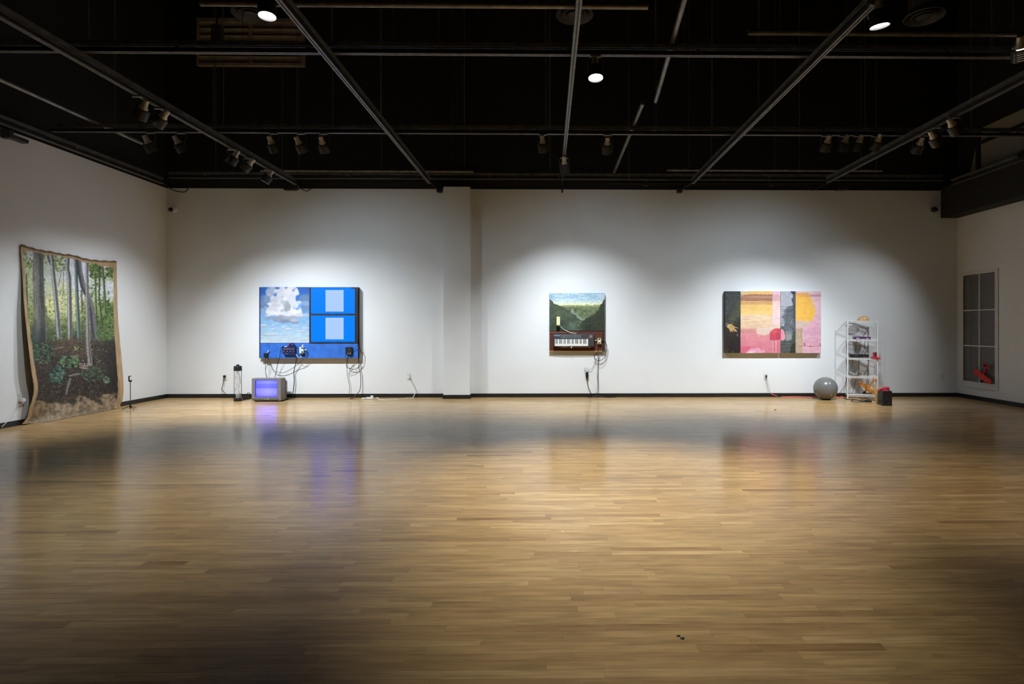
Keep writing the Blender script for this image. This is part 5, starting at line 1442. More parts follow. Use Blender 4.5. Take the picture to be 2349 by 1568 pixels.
def tri_b():
    a = Art(512, 155, 1308, 1385, 0.145, 22); a.gain = 0.85
    a.grad([(155, (214, 200, 178)), (220, (222, 190, 140)), (360, (232, 184, 112)), (600, (240, 200, 124)), (640, (232, 204, 168)), (880, (230, 192, 160)), (930, (226, 150, 152)), (1200, (224, 136, 152)), (1385, (222, 130, 146))])
    a.poly([(690, 155), (1150, 155), (1150, 230), (560, 260), (620, 210)], (240, 190, 110), 1, 8)
    a.poly([(512, 275), (600, 230), (760, 216), (1308, 224), (1308, 352), (512, 352)], (170, 122, 100), 1, 5)
    a.blend((a.noise(300, 14) > 0.5) * (a.Y > 216) * (a.Y < 352) * 0.4, (146, 100, 88))
    a.ell(900, 270, 330, 22, (204, 160, 130), 0.6, 0.9)
    for y in (372, 392, 411):
        a.blend((np.abs(a.Y - y - 4 * np.sin(a.X / 90)) < 6) * 0.75, (186, 136, 104))
    a.blend((a.noise(260, 18) > 0.56) * (a.Y > 420) * (a.Y < 610) * 0.3, (252, 214, 136))
    ws = (a.Y > 610) & (a.Y < 890)
    a.blend(ws * (a.noise(130, 16) > 0.55) * 0.35, (218, 178, 148)); a.blend(ws * (a.noise(120, 18) > 0.6) * 0.5, (244, 220, 188))
    a.poly([(1148, 155), (1308, 155), (1308, 890), (1148, 800)], (244, 212, 224), 0.8)
    a.poly([(1150, 160), (1308, 160), (1308, 225), (1150, 225)], (238, 186, 222), 0.7, 10)
    a.blend((a.X > 1150) * (a.Y > 228) * (a.Y < 352) * 0.5, (214, 160, 156))
    a.blend((a.noise(10, 80) > 0.5) * (a.Y > 900) * (a.Y < 990) * (a.X < 830) * 0.55, (190, 140, 122))
    a.poly([(840, 905), (900, 880), (1080, 870), (1180, 820), (1308, 800), (1308, 900), (1120, 930), (1060, 1010), (960, 1035), (830, 1000)], (230, 208, 190), 0.9, 14)
    a.blend((a.noise(90, 40) > 0.58) * (a.Y > 1000) * 0.35, (240, 160, 172))
    a.poly([(512, 1260), (760, 1230), (700, 1330), (620, 1385), (512, 1385)], (224, 108, 134), 0.9, 12)
    a.poly([(680, 1310), (870, 1280), (1000, 1330), (960, 1385), (620, 1385)], (246, 176, 206), 0.9, 14); a.poly([(640, 1360), (800, 1340), (770, 1385), (630, 1385)], (252, 226, 238), 0.9, 8)
    a.blend((a.noise(8, 120) > 0.6) * (a.Y > 1140) * (a.X > 860) * 0.35, (206, 120, 132))
    # umbrella shaped tree
    a.poly([(1085, 1060), (1092, 1000), (1130, 930), (1190, 895), (1308, 890), (1308, 1115), (1200, 1110), (1120, 1120), (1092, 1105)], (208, 78, 96), 1, 5)
    a.ell(1180, 960, 60, 40, (222, 100, 112), 0.7, 0.8, 0.4); a.ell(1260, 1040, 50, 60, (192, 62, 84), 0.7, 0.8, 0.4)
    a.stroke([(1105, 1118), (1160, 1125), (1240, 1118)], 10, (150, 92, 104), 0.7, 0.8)
    for x in (1155, 1180, 1215, 1240, 1275):
        a.stroke([(x, 1130), (x + 3, 1250), (x, 1380)], 6, (248, 190, 198) if x in (1155, 1215) else (190, 92, 108), 0.7, 0.7)
    a.blend((a.X > 1303) * 0.6, (224, 60, 90))
    a.vary(0.025, 60)
    return a
def tri_c():
    a = Art(1318, 155, 2118, 1385, 0.145, 23); a.gain = 0.85
    a.grad([(155, (236, 200, 206)), (600, (234, 192, 206)), (850, (232, 178, 198)), (1100, (224, 168, 190)), (1250, (232, 176, 194)), (1385, (240, 186, 200))])
    wv = a.noise(200, 24)
    a.blend((wv > 0.56) * (a.X > 1615) * 0.35, (214, 158, 180)); a.blend((a.noise(160, 40) > 0.6) * (a.X > 1615) * 0.35, (242, 204, 216))
    a.blend((np.abs(a.Y - 250 - 8 * np.sin(a.X / 120)) < 22) * (a.X > 1615) * 0.7, (200, 136, 150))
    a.poly([(1615, 200), (1700, 200), (1860, 185), (1960, 400), (2015, 550), (1970, 670), (1920, 770), (1840, 745), (1760, 750), (1690, 735), (1615, 745)], (252, 196, 92), 1, 5)
    a.poly([(1615, 190), (1870, 188), (1890, 250), (1890, 275), (1615, 262)], (240, 172, 104), 0.8, 6)
    a.blend((a.noise(260, 16) > 0.55) * (a.X > 1615) * (a.Y > 280) * (a.Y < 720) * (a.X < 1980) * 0.3, (246, 180, 84))
    a.poly([(1615, 748), (1700, 745), (1900, 770), (1860, 830), (1760, 860), (1755, 1385), (1615, 1385)], (216, 192, 178), 1, 6)
    a.poly([(1615, 960), (1750, 930), (1755, 1385), (1615, 1385)], (204, 178, 152), 0.9, 8)
    a.blend((a.noise(10, 160) > 0.58) * (a.X > 1615) * (a.X < 1755) * (a.Y > 900) * 0.4, (160, 136, 110))
    a.dabs(40, (1620, 880, 1760, 960), 7, [(150, 120, 110), (190, 150, 140)], 0.7)
    a.stroke([(1680, 1250), (1800, 1238), (1900, 1252), (2000, 1240), (2110, 1248)], 5, (160, 76, 100), 0.8, 0.6)
    a.ell(1788, 1215, 22, 34, (196, 92, 120), 0.8, 0.7, 0.4); a.ell(2100, 1215, 14, 34, (196, 92, 120), 0.8, 0.7, 0.4); a.ell(1910, 1250, 20, 10, (150, 60, 84), 0.9, 0.6)
    # ruin in grey
    r = a.X < 1613
    im0 = a.im.copy()
    a.blend(r * 1.0, (178, 181, 192))
    a.blend(r * (a.noise(60, 60) > 0.55) * 0.4, (204, 206, 214)); a.blend(r * (a.Y > 850) * 0.9, (104, 112, 116))
    a.poly([(1390, 540), (1440, 490), (1500, 450), (1560, 430), (1613, 440), (1613, 900), (1380, 870), (1385, 790), (1370, 690), (1345, 690), (1350, 650), (1400, 630), (1375, 600), (1400, 590)], (112, 118, 126), 1, 7)
    a.poly([(1500, 155), (1613, 155), (1613, 220), (1545, 215)], (60, 66, 72), 1, 6); a.poly([(1535, 300), (1613, 290), (1613, 400), (1560, 400), (1540, 370)], (66, 74, 82), 1, 6)
    a.poly([(1556, 220), (1613, 220), (1613, 1385), (1580, 1385), (1560, 1000)], (84, 92, 104), 1, 3)
    for x in (1566, 1590):
        a.stroke([(x, 400), (x, 940)], 4, (52, 58, 68), 0.7, 0.8)
    for (x, y, w, h) in ((1440, 520, 50, 60), (1500, 520, 50, 60), (1440, 620, 110, 14), (1420, 720, 16, 150), (1460, 720, 14, 220), (1500, 730, 12, 260), (1536, 720, 12, 200)):
        a.poly([(x, y), (x + w, y), (x + w, y + h), (x, y + h)], (72, 80, 88), 0.7, 4)
    a.blend(r * (a.noise(20, 14) > 0.56) * (a.Y > 450) * 0.3, (58, 64, 72)); a.blend(r * (a.noise(16, 50) > 0.6) * (a.Y > 700) * (a.Y < 1000) * 0.4, (160, 166, 172))
    a.poly([(1318, 850), (1400, 860), (1440, 1100), (1400, 1200), (1318, 1180)], (86, 98, 100), 0.9, 8)
    a.ell(1470, 1060, 55, 90, (186, 188, 180), 0.6, 0.9, 0.4)
    a.poly([(1318, 1180), (1420, 1140), (1540, 1130), (1560, 960), (1613, 940), (1613, 1385), (1318, 1385)], (74, 80, 78), 1, 10)
    a.blend(r * (a.noise(70, 12) > 0.55) * (a.Y > 1150) * 0.5, (116, 122, 118))
    a.poly([(1540, 1200), (1613, 1150), (1613, 1385), (1490, 1385)], (50, 54, 44), 0.9, 8)
    a.poly([(1318, 905), (1350, 905), (1390, 950), (1408, 1040), (1400, 1110), (1370, 1132), (1318, 1125)], (236, 158, 176), 1, 4)
    a.stroke([(1345, 950), (1370, 1090)], 5, (214, 130, 152), 0.7, 0.8)
    a.im = np.where(r[..., None], a.im, im0)
    a.vary(0.025, 60)
    return a
T3 = 0.095; Y3 = YB - T3
tri = thing('triptych_painting', (PY(1773, 800, YB).x, YB, PY(1773, 809, Y3).z), 'wide painting of three joined panels in pink, orange and grey', 'painting')
M_EDGE_D = mat('dark_canvas_edge', srgb(44, 44, 44), 0.7, noise=0.1, nscale=20)
M_EDGE_L = mat('pale_canvas_edge', srgb(200, 190, 186), 0.7, noise=0.1, nscale=20)
y0_, y1_ = 667.7, 809.2
for nm, art, p0_, p1_, lab, em in (('left_panel', tri_a, 1663.8, 1698.4, 'narrow dark panel with a pale hand', M_EDGE_D), ('middle_panel', tri_b, 1698.8, 1790.2, 'orange and pink cloudscape panel with red tree', M_EDGE_L), ('right_panel', tri_c, 1791.0, 1883.4, 'panel with grey ruin and pink sea', M_EDGE_L)):
    u0, u1 = PY(p0_, y0_, Y3), PY(p1_, y1_, Y3)
    pn = MB().box((u0.x, Y3 + 0.002, u1.z), (u1.x, YB - 0.004, u0.z)).build(nm, em, tri, label=lab)
    flat_painting('painted_face', art(), u0.x, u1.x, u1.z, u0.z, Y3, pn)

# ------------------------------------------------------------------ exercise ball
M_BALL = mat('grey_vinyl_ball', srgb(116, 117, 116), 0.24, spec=0.5, noise=0.04, nscale=6)
pb = PF(1893.5, 915.6); rb_ = 26.3 * pb.y / F
m = MB(); V = []; Fs = []; nu, nv = 48, 30
ball = thing('exercise_ball', pb, 'large shiny grey exercise ball on the floor', 'ball')
m.M = Matrix.Translation((pb.x, pb.y, rb_ * 0.97)) @ Matrix.Rotation(0.35, 4, 'Y') @ Matrix.Rotation(0.5, 4, 'X')
prof = []
for i in range(nv + 1):
    th = -math.pi / 2 + math.pi * i / nv
    gr = 1 - (0.0045 if (abs(th) < 0.55 and i % 2) else 0)
    prof.append((max(0.0005, rb_ * math.cos(th) * gr), rb_ * math.sin(th) * gr))
m.lathe(prof, nu)
for v in m.v:                       # sits a little flat on the floor
    if v.z < 0.004: v.z = 0.001 + (v.z + 0.03) * 0.02
m.build('ball_skin', M_BALL, ball, smooth=True)
m = MB(); cc = Vector((pb.x, pb.y, rb_ * 0.97)); dn = Vector((0.08, -0.86, -0.5)).normalized()
m.M = aim_matrix(cc + dn * (rb_ * 0.992), dn); m.lathe([(0.012, 0.004), (0.012, -0.002), (0.008, -0.004), (0.001, -0.004)], 14); m.build('air_plug', mat('pale_grey_plug', srgb(170, 170, 168), 0.4, noise=0.05, nscale=20), ball, smooth=True)

# ------------------------------------------------------------------ white wire shelf, turned a little from the wall
M_WIRE = mat('white_coated_wire', (0.86, 0.86, 0.86, 1), 0.35, noise=0.04, nscale=20)
fl0 = PF(1944.5, 912.9)
ang = math.radians(-20); SW, SD = 0.50, 0.27
ux = Vector((math.cos(ang), math.sin(ang), 0)); uy = Vector((-math.sin(ang), math.cos(ang), 0))
sh = thing('wire_shelf', fl0, 'white wire shelving unit with five shelves beside the ball', 'shelf unit', rot=(0, 0, ang))
SM = BASE[sh]
def sp(x, y, z): return SM @ Vector((x, y, z))
kz = fl0.y / F
levels = [CAMH + (HZ - py) * (sp(SW / 2, SD / 2, 0).y - 0.05) / F for py in (905.5, 863.0, 820.6, 778.2, 735.2)]
ztop = levels[-1] + 0.012
for x in (0, SW):
    for y in (0, SD):
        p = MB().tube([sp(x, y, 0.012), sp(x, y, ztop)], 0.0115, 10).build('post', M_WIRE, sh, smooth=True)
        MB().tube([sp(x, y, 0.0), sp(x, y, 0.012)], 0.014, 10).build('foot', M_WHITEP, p, smooth=True)
        MB().tube([sp(x, y, ztop), sp(x, y, ztop + 0.006)], 0.013, 10).build('post_cap', M_WHITEP, p, smooth=True)
for zl in levels:
    s = MB()
    for dz in (0, -0.026):
        for (p, r_) in (((0, 0), (SW, 0)), ((SW, 0), (SW, SD)), ((SW, SD), (0, SD)), ((0, SD), (0, 0))):
            s.tube([sp(p[0], p[1], zl + dz - 0.004), sp(r_[0], r_[1], zl + dz - 0.004)], 0.0058, 6)
    for yy in (0, SD):
        n = 16; zg = []
        for i in range(n + 1):
            zg.append(sp(SW * i / n, yy, zl - 0.004 - (0.026 if i % 2 else 0)))
        s.tube(zg, 0.0042, 5)
    for i in range(1, 24):
        s.tube([sp(SW * i / 24, 0, zl - 0.002), sp(SW * i / 24, SD, zl - 0.002)], 0.0018, 4)
    for yy in (SD * 0.33, SD * 0.67):
        s.tube([sp(0, yy, zl - 0.007), sp(SW, yy, zl - 0.007)], 0.003, 5)
    s.build('wire_tray', M_WIRE, sh)

def on_shelf(px, lev, yy):
    """point on a shelf level at depth yy of the unit whose image column is px"""
    best = None
    for i in range(201):
        x = SW * i / 200; p = sp(x, yy, levels[lev]); 
        d = abs(proj(p)[0] - px)
        if best is None or d < best[0]: best = (d, p, x)
    return best[1]
EPS = 0.0025
# tan shell on top
c = on_shelf(1980, 4, 0.13) + Vector((0, 0, EPS))
M_SHELL = mat('tan_gourd_skin', srgb(214, 172, 120), 0.35, noise=0.12, nscale=14)
t = thing('tan_shell', c, 'smooth tan half shell on the top shelf', 'shell')
V = []; Fs = []; nu, nv = 30, 12
for j in range(nv + 1):
    ph = (math.pi / 2) * j / nv
    for i in range(nu):
        th = 2 * math.pi * i / nu
        rx = 0.098 * (1.0 + 0.22 * (math.cos(th) < 0) * (-math.cos(th)) * (1 - math.sin(ph)))
        x = rx * math.cos(th) * math.cos(ph) + 0.022 * math.sin(ph); y = 0.075 * math.sin(th) * math.cos(ph); z_ = 0.094 * math.sin(ph) ** 0.85
        V.append(c + Vector((x, y, z_)))
for j in range(nv):
    for i in range(nu):
        k = (i + 1) % nu; Fs.append((j*nu+i, j*nu+k, j*nu+nu+k, j*nu+nu+i))
Fs.append(tuple(range(nu - 1, -1, -1))); Fs.append(tuple(nv * nu + i for i in range(nu)))
MB().add(V, Fs).build('shell_body', M_SHELL, t, smooth=True)
m = MB(); m.M = aim_matrix(c + Vector((0.024, -0.062, 0.052)), (0.1, -0.85, 0.5)); m.lathe([(0.006, 0), (0.005, -0.002), (0.001, -0.002)], 10); m.build('small_hole', M_DARK, t)
MB().box(c + Vector((0.05, -0.05, 0.0)), c + Vector((0.094, 0.0, 0.018)), 0.006).build('dark_rim', mat('brown_rim', srgb(120, 88, 56), 0.5, noise=0.2, nscale=30), t)

def oriented(c, w, d, h, name, m, t, ox=0, oy=0, oz=0, bev=0.003):
    b = MB(); b.M = frame(c, ux, uy, Vector((0, 0, 1))); b.box((ox - w / 2, oy - d / 2, oz), (ox + w / 2, oy + d / 2, oz + h), bev); return b.build(name, m, t)
# purple player
c = on_shelf(1976.5, 3, 0.12) + Vector((0, 0, EPS))
M_PUR = mat('purple_plastic', srgb(88, 52, 104), 0.4, noise=0.1, nscale=20)
t = thing('purple_player', c, 'slim purple player with two white patches on second shelf', 'media player')
oriented(c, 0.285, 0.17, 0.046, 'player_body', M_PUR, t)
oriented(c, 0.055, 0.003, 0.016, 'white_patch', M_WHITEP, t, ox=-0.075, oy=-0.087, oz=0.008, bev=0)
oriented(c, 0.055, 0.003, 0.014, 'white_patch', M_WHITEP, t, ox=0.085, oy=-0.087, oz=0.008, bev=0)
oriented(c, 0.08, 0.002, 0.006, 'lower_strip', M_CREAM, t, ox=0.0, oy=-0.0866, oz=0.002, bev=0)
# black players
c = on_shelf(1969.5, 2, 0.12) + Vector((0, 0, EPS))
t = thing('black_player', c, 'black disc player with cables on middle shelf', 'media player')
oriented(c, 0.315, 0.2, 0.05, 'player_body', M_BLACK, t)
oriented(c, 0.30, 0.185, 0.010, 'top_cover', M_BLACKMAT, t, oz=0.05)
oriented(c, 0.10, 0.003, 0.008, 'front_slot', M_GREYM, t, ox=-0.06, oy=-0.1015, oz=0.03, bev=0)
for k in range(4):
    oriented(c, 0.014, 0.004, 0.012, 'button', M_GREYM, t, ox=0.06 + 0.022 * k, oy=-0.102, oz=0.012, bev=0.001)
# red toy screen on crumpled red cloth at the right end
c = on_shelf(2002, 2, 0.06) + Vector((0.02, -0.03, EPS))
M_REDC = mat('crimson_cloth', srgb(196, 44, 66), 0.75, noise=0.3, nscale=25)
M_REDP = mat('red_toy_plastic', srgb(226, 60, 72), 0.4, noise=0.08, nscale=20)
def crumple(c, rx, ry, rz, seed, n=28, m=12, drop=0.0):
    rs = np.random.RandomState(seed); V = []; Fs = []
    ph0 = rs.rand(8) * 6.28
    for j in range(m + 1):
        t_ = j / m
        for i in range(n):
            th = 2 * math.pi * i / n
            r_ = t_ * (1 + 0.18 * math.sin(3 * th + ph0[0]) + 0.14 * math.sin(7 * th + ph0[1]) + 0.1 * math.sin(11 * th + ph0[2]))
            zz_ = rz * (1 - t_ ** 2) * (0.8 + 0.3 * math.sin(5 * th + ph0[3] + 4 * t_)) + rz * 0.16 * math.sin(9 * th + 7 * t_ + ph0[4]) * t_ * (1 - t_) * 3
            V.append(Vector((c[0] + rx * r_ * math.cos(th), c[1] + ry * r_ * math.sin(th), c[2] + max(0.002, zz_ + 0.002))))
    for j in range(m):
        for i in range(n):
            k = (i + 1) % n; Fs.append((j*n+i, j*n+n+i, j*n+n+k, j*n+k))
    lo = len(V)
    for i in range(n):
        p = V[m * n + i]; V.append(Vector((p.x, p.y, c[2] - drop * 0)))
    for i in range(n):
        k = (i + 1) % n; Fs.append((m*n+i, lo+i, lo+k, m*n+k))
    Fs.append(tuple(lo + i for i in range(n)))
    return MB().add(V, Fs)
t = thing('red_cloth', c, 'crumpled red cloth under the toy screen on middle shelf', 'cloth')
crumple(c, 0.085, 0.06, 0.03, 3).build('cloth_heap', M_REDC, t, smooth=True)
e_ = MB()
hang = []
for k, (dx, dz, w_) in enumerate(((-0.05, -0.02, 0.02), (-0.02, -0.03, 0.024), (0.015, -0.042, 0.026), (0.05, -0.025, 0.02))):
    e_.tube([c + Vector((dx, -0.05, 0.012)), c + Vector((dx, -0.072, 0.004)), c + Vector((dx + 0.004, -0.076, dz))], w_ * 0.5, 7, 3)
e_.build('hanging_folds', M_REDC, t, smooth=True)
c2 = c + Vector((0.012, 0.0, 0.034))
t = thing('toy_screen', c2, 'small red toy screen on red cloth at right end of middle shelf', 'toy')
b = MB(); b.M = frame(c2, Vector((1, 0, 0)), Vector((0, 1, 0)), Vector((0, 0, 1))) @ Matrix.Rotation(-0.12, 4, 'X')
b.box((-0.042, -0.016, 0.0), (0.042, 0.016, 0.072), 0.006); b.build('toy_case', M_REDP, t)
b = MB(); b.M = frame(c2, Vector((1, 0, 0)), Vector((0, 1, 0)), Vector((0, 0, 1))) @ Matrix.Rotation(-0.12, 4, 'X')
b.box((-0.028, -0.0185, 0.014), (0.028, -0.016, 0.062), 0.0); b.build('dark_display', mat('grey_green_display', srgb(70, 76, 74), 0.3, noise=0.1, nscale=20), t)
MB().tube([c2 + Vector((0.042, 0, 0.012)), c2 + Vector((0.075, -0.01, 0.006)), c2 + Vector((0.092, -0.012, 0.012))], 0.006, 7, 4).build('side_knob', M_REDP, t)
# grey plate
c = on_shelf(1963.5, 1, 0.14) + Vector((0, 0, EPS))
t = thing('grey_plate', c, 'flat grey plate on the fourth shelf', 'plate')
b = MB(); b.M = Matrix.Translation(c); b.lathe([(0.06, 0), (0.098, 0.010), (0.102, 0.014), (0.096, 0.013), (0.058, 0.005), (0.001, 0.005)], 30); b.build('plate_dish', mat('grey_glaze', srgb(150, 152, 154), 0.35, noise=0.06, nscale=20), t, smooth=True)
b = MB(); b.M = Matrix.Translation(c + Vector((0.0, 0, 0.0055))); b.lathe([(0.03, 0), (0.028, 0.006), (0.001, 0.007)], 20); b.build('plate_knob', M_GREYM, t, smooth=True)

# cables on the shelf
def scable(pts, r, label):
    P = [on_shelf(p[0], 0, 0.14) for p in pts]
    P = [Vector((q_.x, q_.y - p[2], CAMH + (HZ - p[1]) * (q_.y - p[2]) / F)) for q_, p in zip(P, pts)]
    P = [PY(p[0], p[1], v.y) for v, p in zip(P, pts)]
    mb = MB(); mb.tube(P, r, 6, 5)
    for v in mb.v: v.z = max(v.z, 0.0005)
    tag(mb.build('cable', M_CABLE, smooth=True), label, 'cable', 'cables on the wire shelf')
scable([(1966, 777, 0), (1964, 787, 0), (1962.2, 797, 0), (1960.5, 811, 0)], 0.0038, 'left of three cables between purple and black players')
scable([(1974.5, 777, 0), (1974, 790, 0), (1972.8, 800, 0), (1972, 811, 0)], 0.0038, 'middle of three cables between purple and black players')
scable([(1985.5, 777, 0), (1983.5, 788, 0), (1984, 798, 0), (1980, 806, 0), (1975, 811, 0)], 0.0038, 'right curved one of three cables between purple and black players')
scable([(1958, 820, 0), (1956, 830, 0), (1953, 840, 0), (1948, 849, 0), (1946.5, 858, 0)], 0.004, 'cable slanting left below the black player')
scable([(1970.5, 820, 0), (1970, 835, 0), (1969, 850, 0), (1967.5, 862, 0), (1963, 873, 0), (1960.5, 882, 0), (1958, 894, 0), (1954, 900, 0)], 0.004, 'long cable hanging in the middle of the wire shelf')
scable([(1994, 822, 0), (1992, 838, 0), (1990, 852, 0), (1989.5, 864, 0), (1987.5, 880, 0), (1986, 897, 0)], 0.004, 'long cable hanging near right posts of the wire shelf')
cable([(1943, 866, .06), (1939.5, 877, .05), (1939, 884, .05), (1932, 893, .05), (1926, 902, .06), (1922, 909.5, 'F')], 0.004, M_CABLE, 'black wire from shelf down left to the floor')
cable([(1936, 912, 'F'), (1940, 915.5, 'F'), (1950, 916.5, 'F'), (1962, 917, 'F'), (1978, 921, 'F'), (1988, 921, 'F')], 0.007, M_CABLE, 'black cable on floor running from shelf foot to power brick')
cable([(1953, 919.5, 'F'), (1956, 917.5, 'F'), (1966, 918, 'F'), (1980, 918.5, 'F'), (1996, 917, 'F'), (2006, 918.5, 'F'), (2013, 921, 'F')], 0.006, M_CABLE, 'black cable on floor running under shelf to the black subwoofer')
cable([(1953, 919.5, 'F'), (1958, 921.8, 'F'), (1970, 922, 'F'), (1984, 922.5, 'F')], 0.0055, M_CABLE, 'black cable looping on floor before the shelf')
cable([(1971, 911, 'F'), (1978, 915, 'F'), (1986, 914, 'F'), (1990, 910, 'F'), (1986, 911, 'F'), (1992, 916, 'F'), (1999, 917, 'F')], 0.0045, M_CABLE, 'thin black wire curling under the bottom shelf')
p_ = PF(1992, 921.5)
t = thing('power_brick', p_, 'black power brick on floor in front of the shelf', 'power brick')
MB().box((p_.x - 0.05, p_.y - 0.03, 0), (p_.x + 0.05, p_.y + 0.03, 0.03), 0.007).build('brick_body', M_BLACK, t)
MB().box((p_.x - 0.068, p_.y - 0.007, 0.008), (p_.x - 0.05, p_.y + 0.007, 0.022)).build('strain_relief', M_BLACK, t)

# pink extension cord
M_PINK = mat('pink_cord', srgb(240, 96, 116), 0.5, noise=0.08, nscale=20)
cable([(1757.5, 866, .05), (1758.5, 874, .04), (1761, 886, .035), (1764, 897, .04), (1769, 902.5, .05)], 0.0035, M_GREYM, 'thin grey lead from outlet plug to the pink cord')
cable([(1769, 902.5, .05), (1775, 905, .08), (1780, 907, .1), (1786, 909.3, 'F'), (1800, 910.2, 'F'), (1830, 910, 'F'), (1860, 911, 'F'), (1890, 910.3, 'F'), (1912, 909.8, 'F')], 0.0065, M_PINK, 'pink extension cord along baseboard to the ball', name='extension_cord')
cable([(1759, 867, .05), (1763, 874, .035), (1766, 885, .035), (1766.5, 897, .035), (1768, 902, .05)], 0.003, M_WCABLE, 'thin grey wire beside pink cord below the outlet')
cable([(1912, 909.8, 'F'), (1917, 907.8, 'F'), (1925, 908.5, 'F'), (1931, 909.5, 'F'), (1925, 910.8, 'F'), (1917, 910.3, 'F'), (1921, 908.6, 'F'), (1933, 910.5, 'F')], 0.007, M_PINK, 'pink cord bunched in loops between ball and shelf', name='extension_cord')
p_ = PF(1918, 910.6)

# subwoofer
p0_ = PF(2024.8, 930.5); p1_ = PF(2046.3, 930.5); p2_ = PF(2013, 926.2)
M_SUB_ = mat('black_speaker_vinyl', (0.014, 0.013, 0.013, 1), 0.5, noise=0.25, nscale=60)
swd = p1_.x - p0_.x
ang2 = math.radians(-4)
sb = thing('subwoofer', p0_, 'black subwoofer box on floor right of the wire shelf', 'speaker')
hz_ = (930.5 - 896.5) * p0_.y / F
dl = (p2_ - p0_)
V = [p0_, p1_, p1_ + dl * 1.0, p2_]
V = [Vector(v) for v in V] + [Vector((v[0], v[1], hz_)) for v in V]
MB().add(V, [(0, 3, 2, 1), (4, 5, 6, 7), (0, 1, 5, 4), (1, 2, 6, 5), (2, 3, 7, 6), (3, 0, 4, 7)]).build('cabinet', M_SUB_, sb)
c = PY(2035.5, 921.8, p0_.y); m = MB(); m.M = frame(c, Vector((1, 0, 0)), Vector((0, 0, 1)), Vector((0, -1, 0)))
m.lathe([(0.034, 0), (0.034, 0.005), (0.026, 0.007), (0.022, 0.002), (0.001, 0.002)], 22); po = m.build('bass_port', M_BLACK, sb, smooth=True)
MB().box(PY(2033.5, 914.2, p0_.y - 0.002), PY(2037.5, 915.0, p0_.y)).build('maker_mark', M_GREYM, sb)
sm_ = ((V[0] + V[3]) / 2); m = MB(); nrm = Vector((dl.y, -dl.x, 0)).normalized(); nrm = nrm if nrm.x < 0 else -nrm
m.M = aim_matrix(Vector((sm_.x, sm_.y, hz_ * 0.5)) + nrm * 0.001, nrm); m.lathe([(0.07, 0), (0.07, -0.004), (0.06, -0.005), (0.02, -0.0015), (0.001, -0.004)], 24); m.build('side_driver', M_BLACKMAT, sb, smooth=True)
c = Vector(((V[0].x + V[3].x) / 2 + 0.07, (V[0].y + V[3].y) / 2 + 0.01, hz_))
t = thing('red_fabric', c, 'folded red fabric lying on top of the subwoofer', 'cloth')
crumple(c, 0.10, 0.07, 0.036, 9).build('fabric_heap', M_REDC, t, smooth=True)
for k in range(3):
    MB().tube([c + Vector((-0.08 + 0.03 * k, -0.03, 0.018)), c + Vector((0.0, -0.035 + 0.02 * k, 0.038 + 0.004 * k)), c + Vector((0.09, -0.02 + 0.015 * k, 0.030 + 0.01 * k))], 0.011, 7, 4).build('fabric_fold', M_REDC, t, smooth=True)

# wooden slat leaning between shelf and speaker
M_SLAT = mat('pale_pine', srgb(212, 170, 112), 0.6, noise=0.12, nscale=12)
p_ = PF(2011.2, 925.5); tp = PY(2009.0, 882, p_.y + 0.02)
t = thing('pine_slat', p_, 'pale pine slat standing between wire shelf and subwoofer', 'slat')
wv_ = Vector((0.016, 0, 0)); dv = Vector((0, 0.008, 0))
V = [p_ - wv_ - dv, p_ + wv_ - dv, p_ + wv_ + dv, p_ - wv_ + dv, tp - wv_ * 1.3 - dv, tp + wv_ * 1.3 - dv, tp + wv_ * 1.3 + dv, tp - wv_ * 1.3 + dv]
MB().add(V, [(0, 3, 2, 1), (4, 5, 6, 7), (0, 1, 5, 4), (1, 2, 6, 5), (2, 3, 7, 6), (3, 0, 4, 7)]).build('slat_board', M_SLAT, t)
MB().box(tp + Vector((-0.012, -0.011, -0.03)), tp + Vector((-0.004, -0.008, -0.022))).build('screw', M_GREYM, t)

# foam gliders
def glider(name, M, span, length, mats, label):
    t = thing(name, M.translation, label, 'toy glider', 'foam toy gliders')
    def part(nm, mb, m): 
        mb2 = MB(); mb2.M = M; mb2.add(mb.v, mb.f); return mb2.build(nm, m, t, smooth=False)
    hs = span / 2; ch = span * 0.105
    pl = []
    for k in range(13):
        a = math.pi * k / 12
        pl.append((hs - ch * 0.9 + ch * 0.9 * math.sin(a), ch * math.cos(a)))
    for k in range(13):
        a = math.pi * k / 12
        pl.append((-hs + ch * 0.9 - ch * 0.9 * math.sin(a), -ch * math.cos(a)))
    part('wing', MB().prism(pl, 'z', 0.006, 0.016), mats[0])
    part('fuselage', MB().add([(-0.013, -length * 0.30, -0.03), (0.013, -length * 0.30, -0.03), (0.013, -length * 0.30, 0.006), (-0.013, -length * 0.30, 0.006),
                               (-0.016, 0, -0.035), (0.016, 0, -0.035), (0.014, 0, 0.006), (-0.014, 0, 0.006),
                               (-0.007, length * 0.66, -0.012), (0.007, length * 0.66, -0.012), (0.006, length * 0.66, 0.004), (-0.006, length * 0.66, 0.004)],
                              [(0, 3, 2, 1), (8, 9, 10, 11)] + [(r*4+i, r*4+(i+1) % 4, r*4+4+(i+1) % 4, r*4+4+i) for r in range(2) for i in range(4)]), mats[0])
    part('nose', MB().box((-0.017, -length * 0.36, -0.032), (0.017, -length * 0.22, 0.008), 0.006), M_BLACK)
    tw = span * 0.2
    tp_ = [(tw * math.cos(a) * 1.0, length * 0.62 + 0.032 * math.sin(a)) for a in [2 * math.pi * k / 16 for k in range(16)]]
    part('tailplane', MB().prism(tp_, 'z', 0.004, 0.012), mats[1])
    part('fin', MB().prism([(length * 0.55, 0.010), (length * 0.68, 0.010), (length * 0.69, 0.065), (length * 0.62, 0.06)], 'x', -0.004, 0.004), mats[1])
    return t
M_RF = mat('red_foam', srgb(224, 56, 50), 0.6, noise=0.12, nscale=14)
M_RF2 = mat('dark_red_foam', srgb(190, 36, 36), 0.6, noise=0.12, nscale=14)
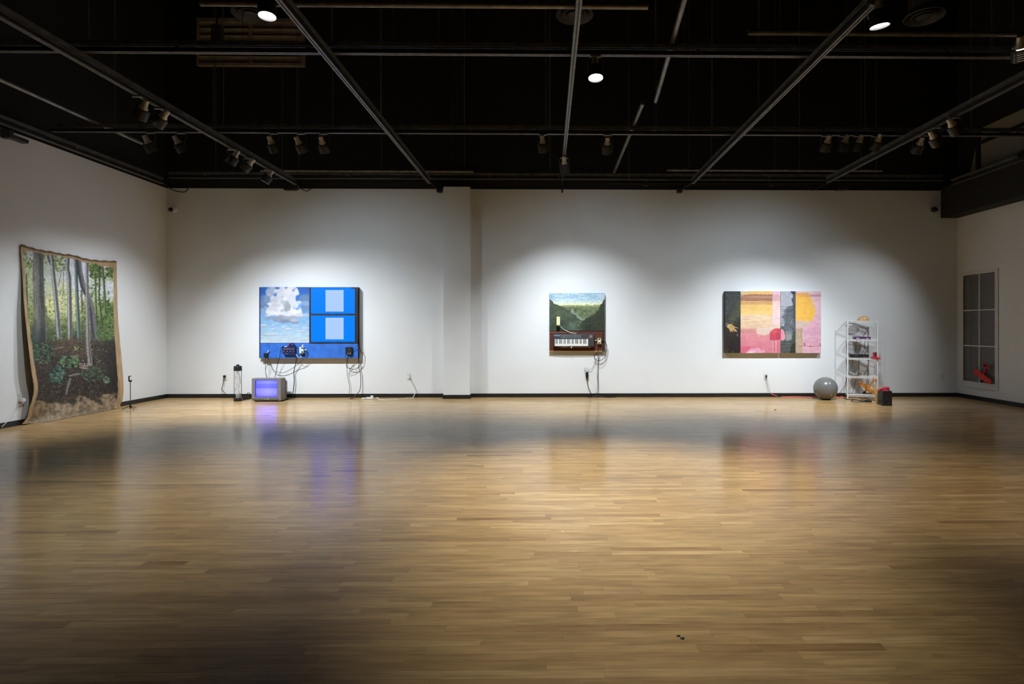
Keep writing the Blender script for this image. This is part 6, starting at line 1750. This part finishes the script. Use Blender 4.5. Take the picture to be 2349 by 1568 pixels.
M_OF = mat('orange_foam', srgb(238, 150, 44), 0.6, noise=0.18, nscale=14)
Xg = XR - 0.05
w1_, w2_ = PX(2236.5, 848.3, Xg), PX(2275.8, 877.3, Xg)
tl_, ns_ = PX(2266.5, 844, Xg), PX(2250.2, 880.5, Xg)
sv = (w2_ - w1_).normalized(); lv = (tl_ - ns_); L_ = lv.length; lv = (lv - sv * lv.dot(sv)).normalized(); nv_ = sv.cross(lv)
if nv_.x > 0: sv = -sv; nv_ = sv.cross(lv)
glider('foam_glider', frame((w1_ + w2_) / 2 + Vector((-0.012, 0, 0)), sv, lv, nv_), (w2_ - w1_).length, L_ * 1.0, (M_RF, M_RF2), 'red foam glider leaning nose down against the grille window')
Yg = 11.06
w1_, w2_ = PY(1974.2, 878.4, Yg), PY(2007, 902.5, Yg - 0.06)
tl_, ns_ = PY(2005.5, 871, Yg - 0.05), PY(1982, 903, Yg - 0.05)
sv = (w2_ - w1_).normalized(); lv = (tl_ - ns_); L_ = lv.length; lv = (lv - sv * lv.dot(sv)).normalized(); nv_ = sv.cross(lv)
if nv_.y > 0: sv = -sv; nv_ = sv.cross(lv)
glider('foam_glider', frame((w1_ + w2_) / 2, sv, lv, nv_), (w2_ - w1_).length * 1.05, L_ * 1.05, (M_OF, M_OF), 'orange foam glider propped behind the bottom of the wire shelf')

# scraps on the floor
for px, py, r, lab in ((1778.5, 939.5, 0.012, 'tiny dark scrap on floor below the triptych'), (1556, 1458, 0.006, 'left of two tiny dark specks on near floor boards'), (1565, 1463.5, 0.007, 'right of two tiny dark specks on near floor boards'), (1731, 907.6, 0.016, 'tiny white scrap at the baseboard below triptych')):
    p_ = PF(px, py)
    b = MB(); b.M = Matrix.Translation(p_) ; b.lathe([(r * 0.7, 0.0), (r, r * 0.3), (r * 0.6, r * 0.7), (0.0003, r * 0.75)], 9)
    b.v = [Vector((p_.x + (v.x - p_.x) * 1.5, p_.y + (v.y - p_.y), v.z)) for v in b.v]
    tag(b.build('floor_scrap', M_WHITEP if 'white' in lab else M_BLACK, smooth=True), lab, 'scrap', 'scraps on the floor')
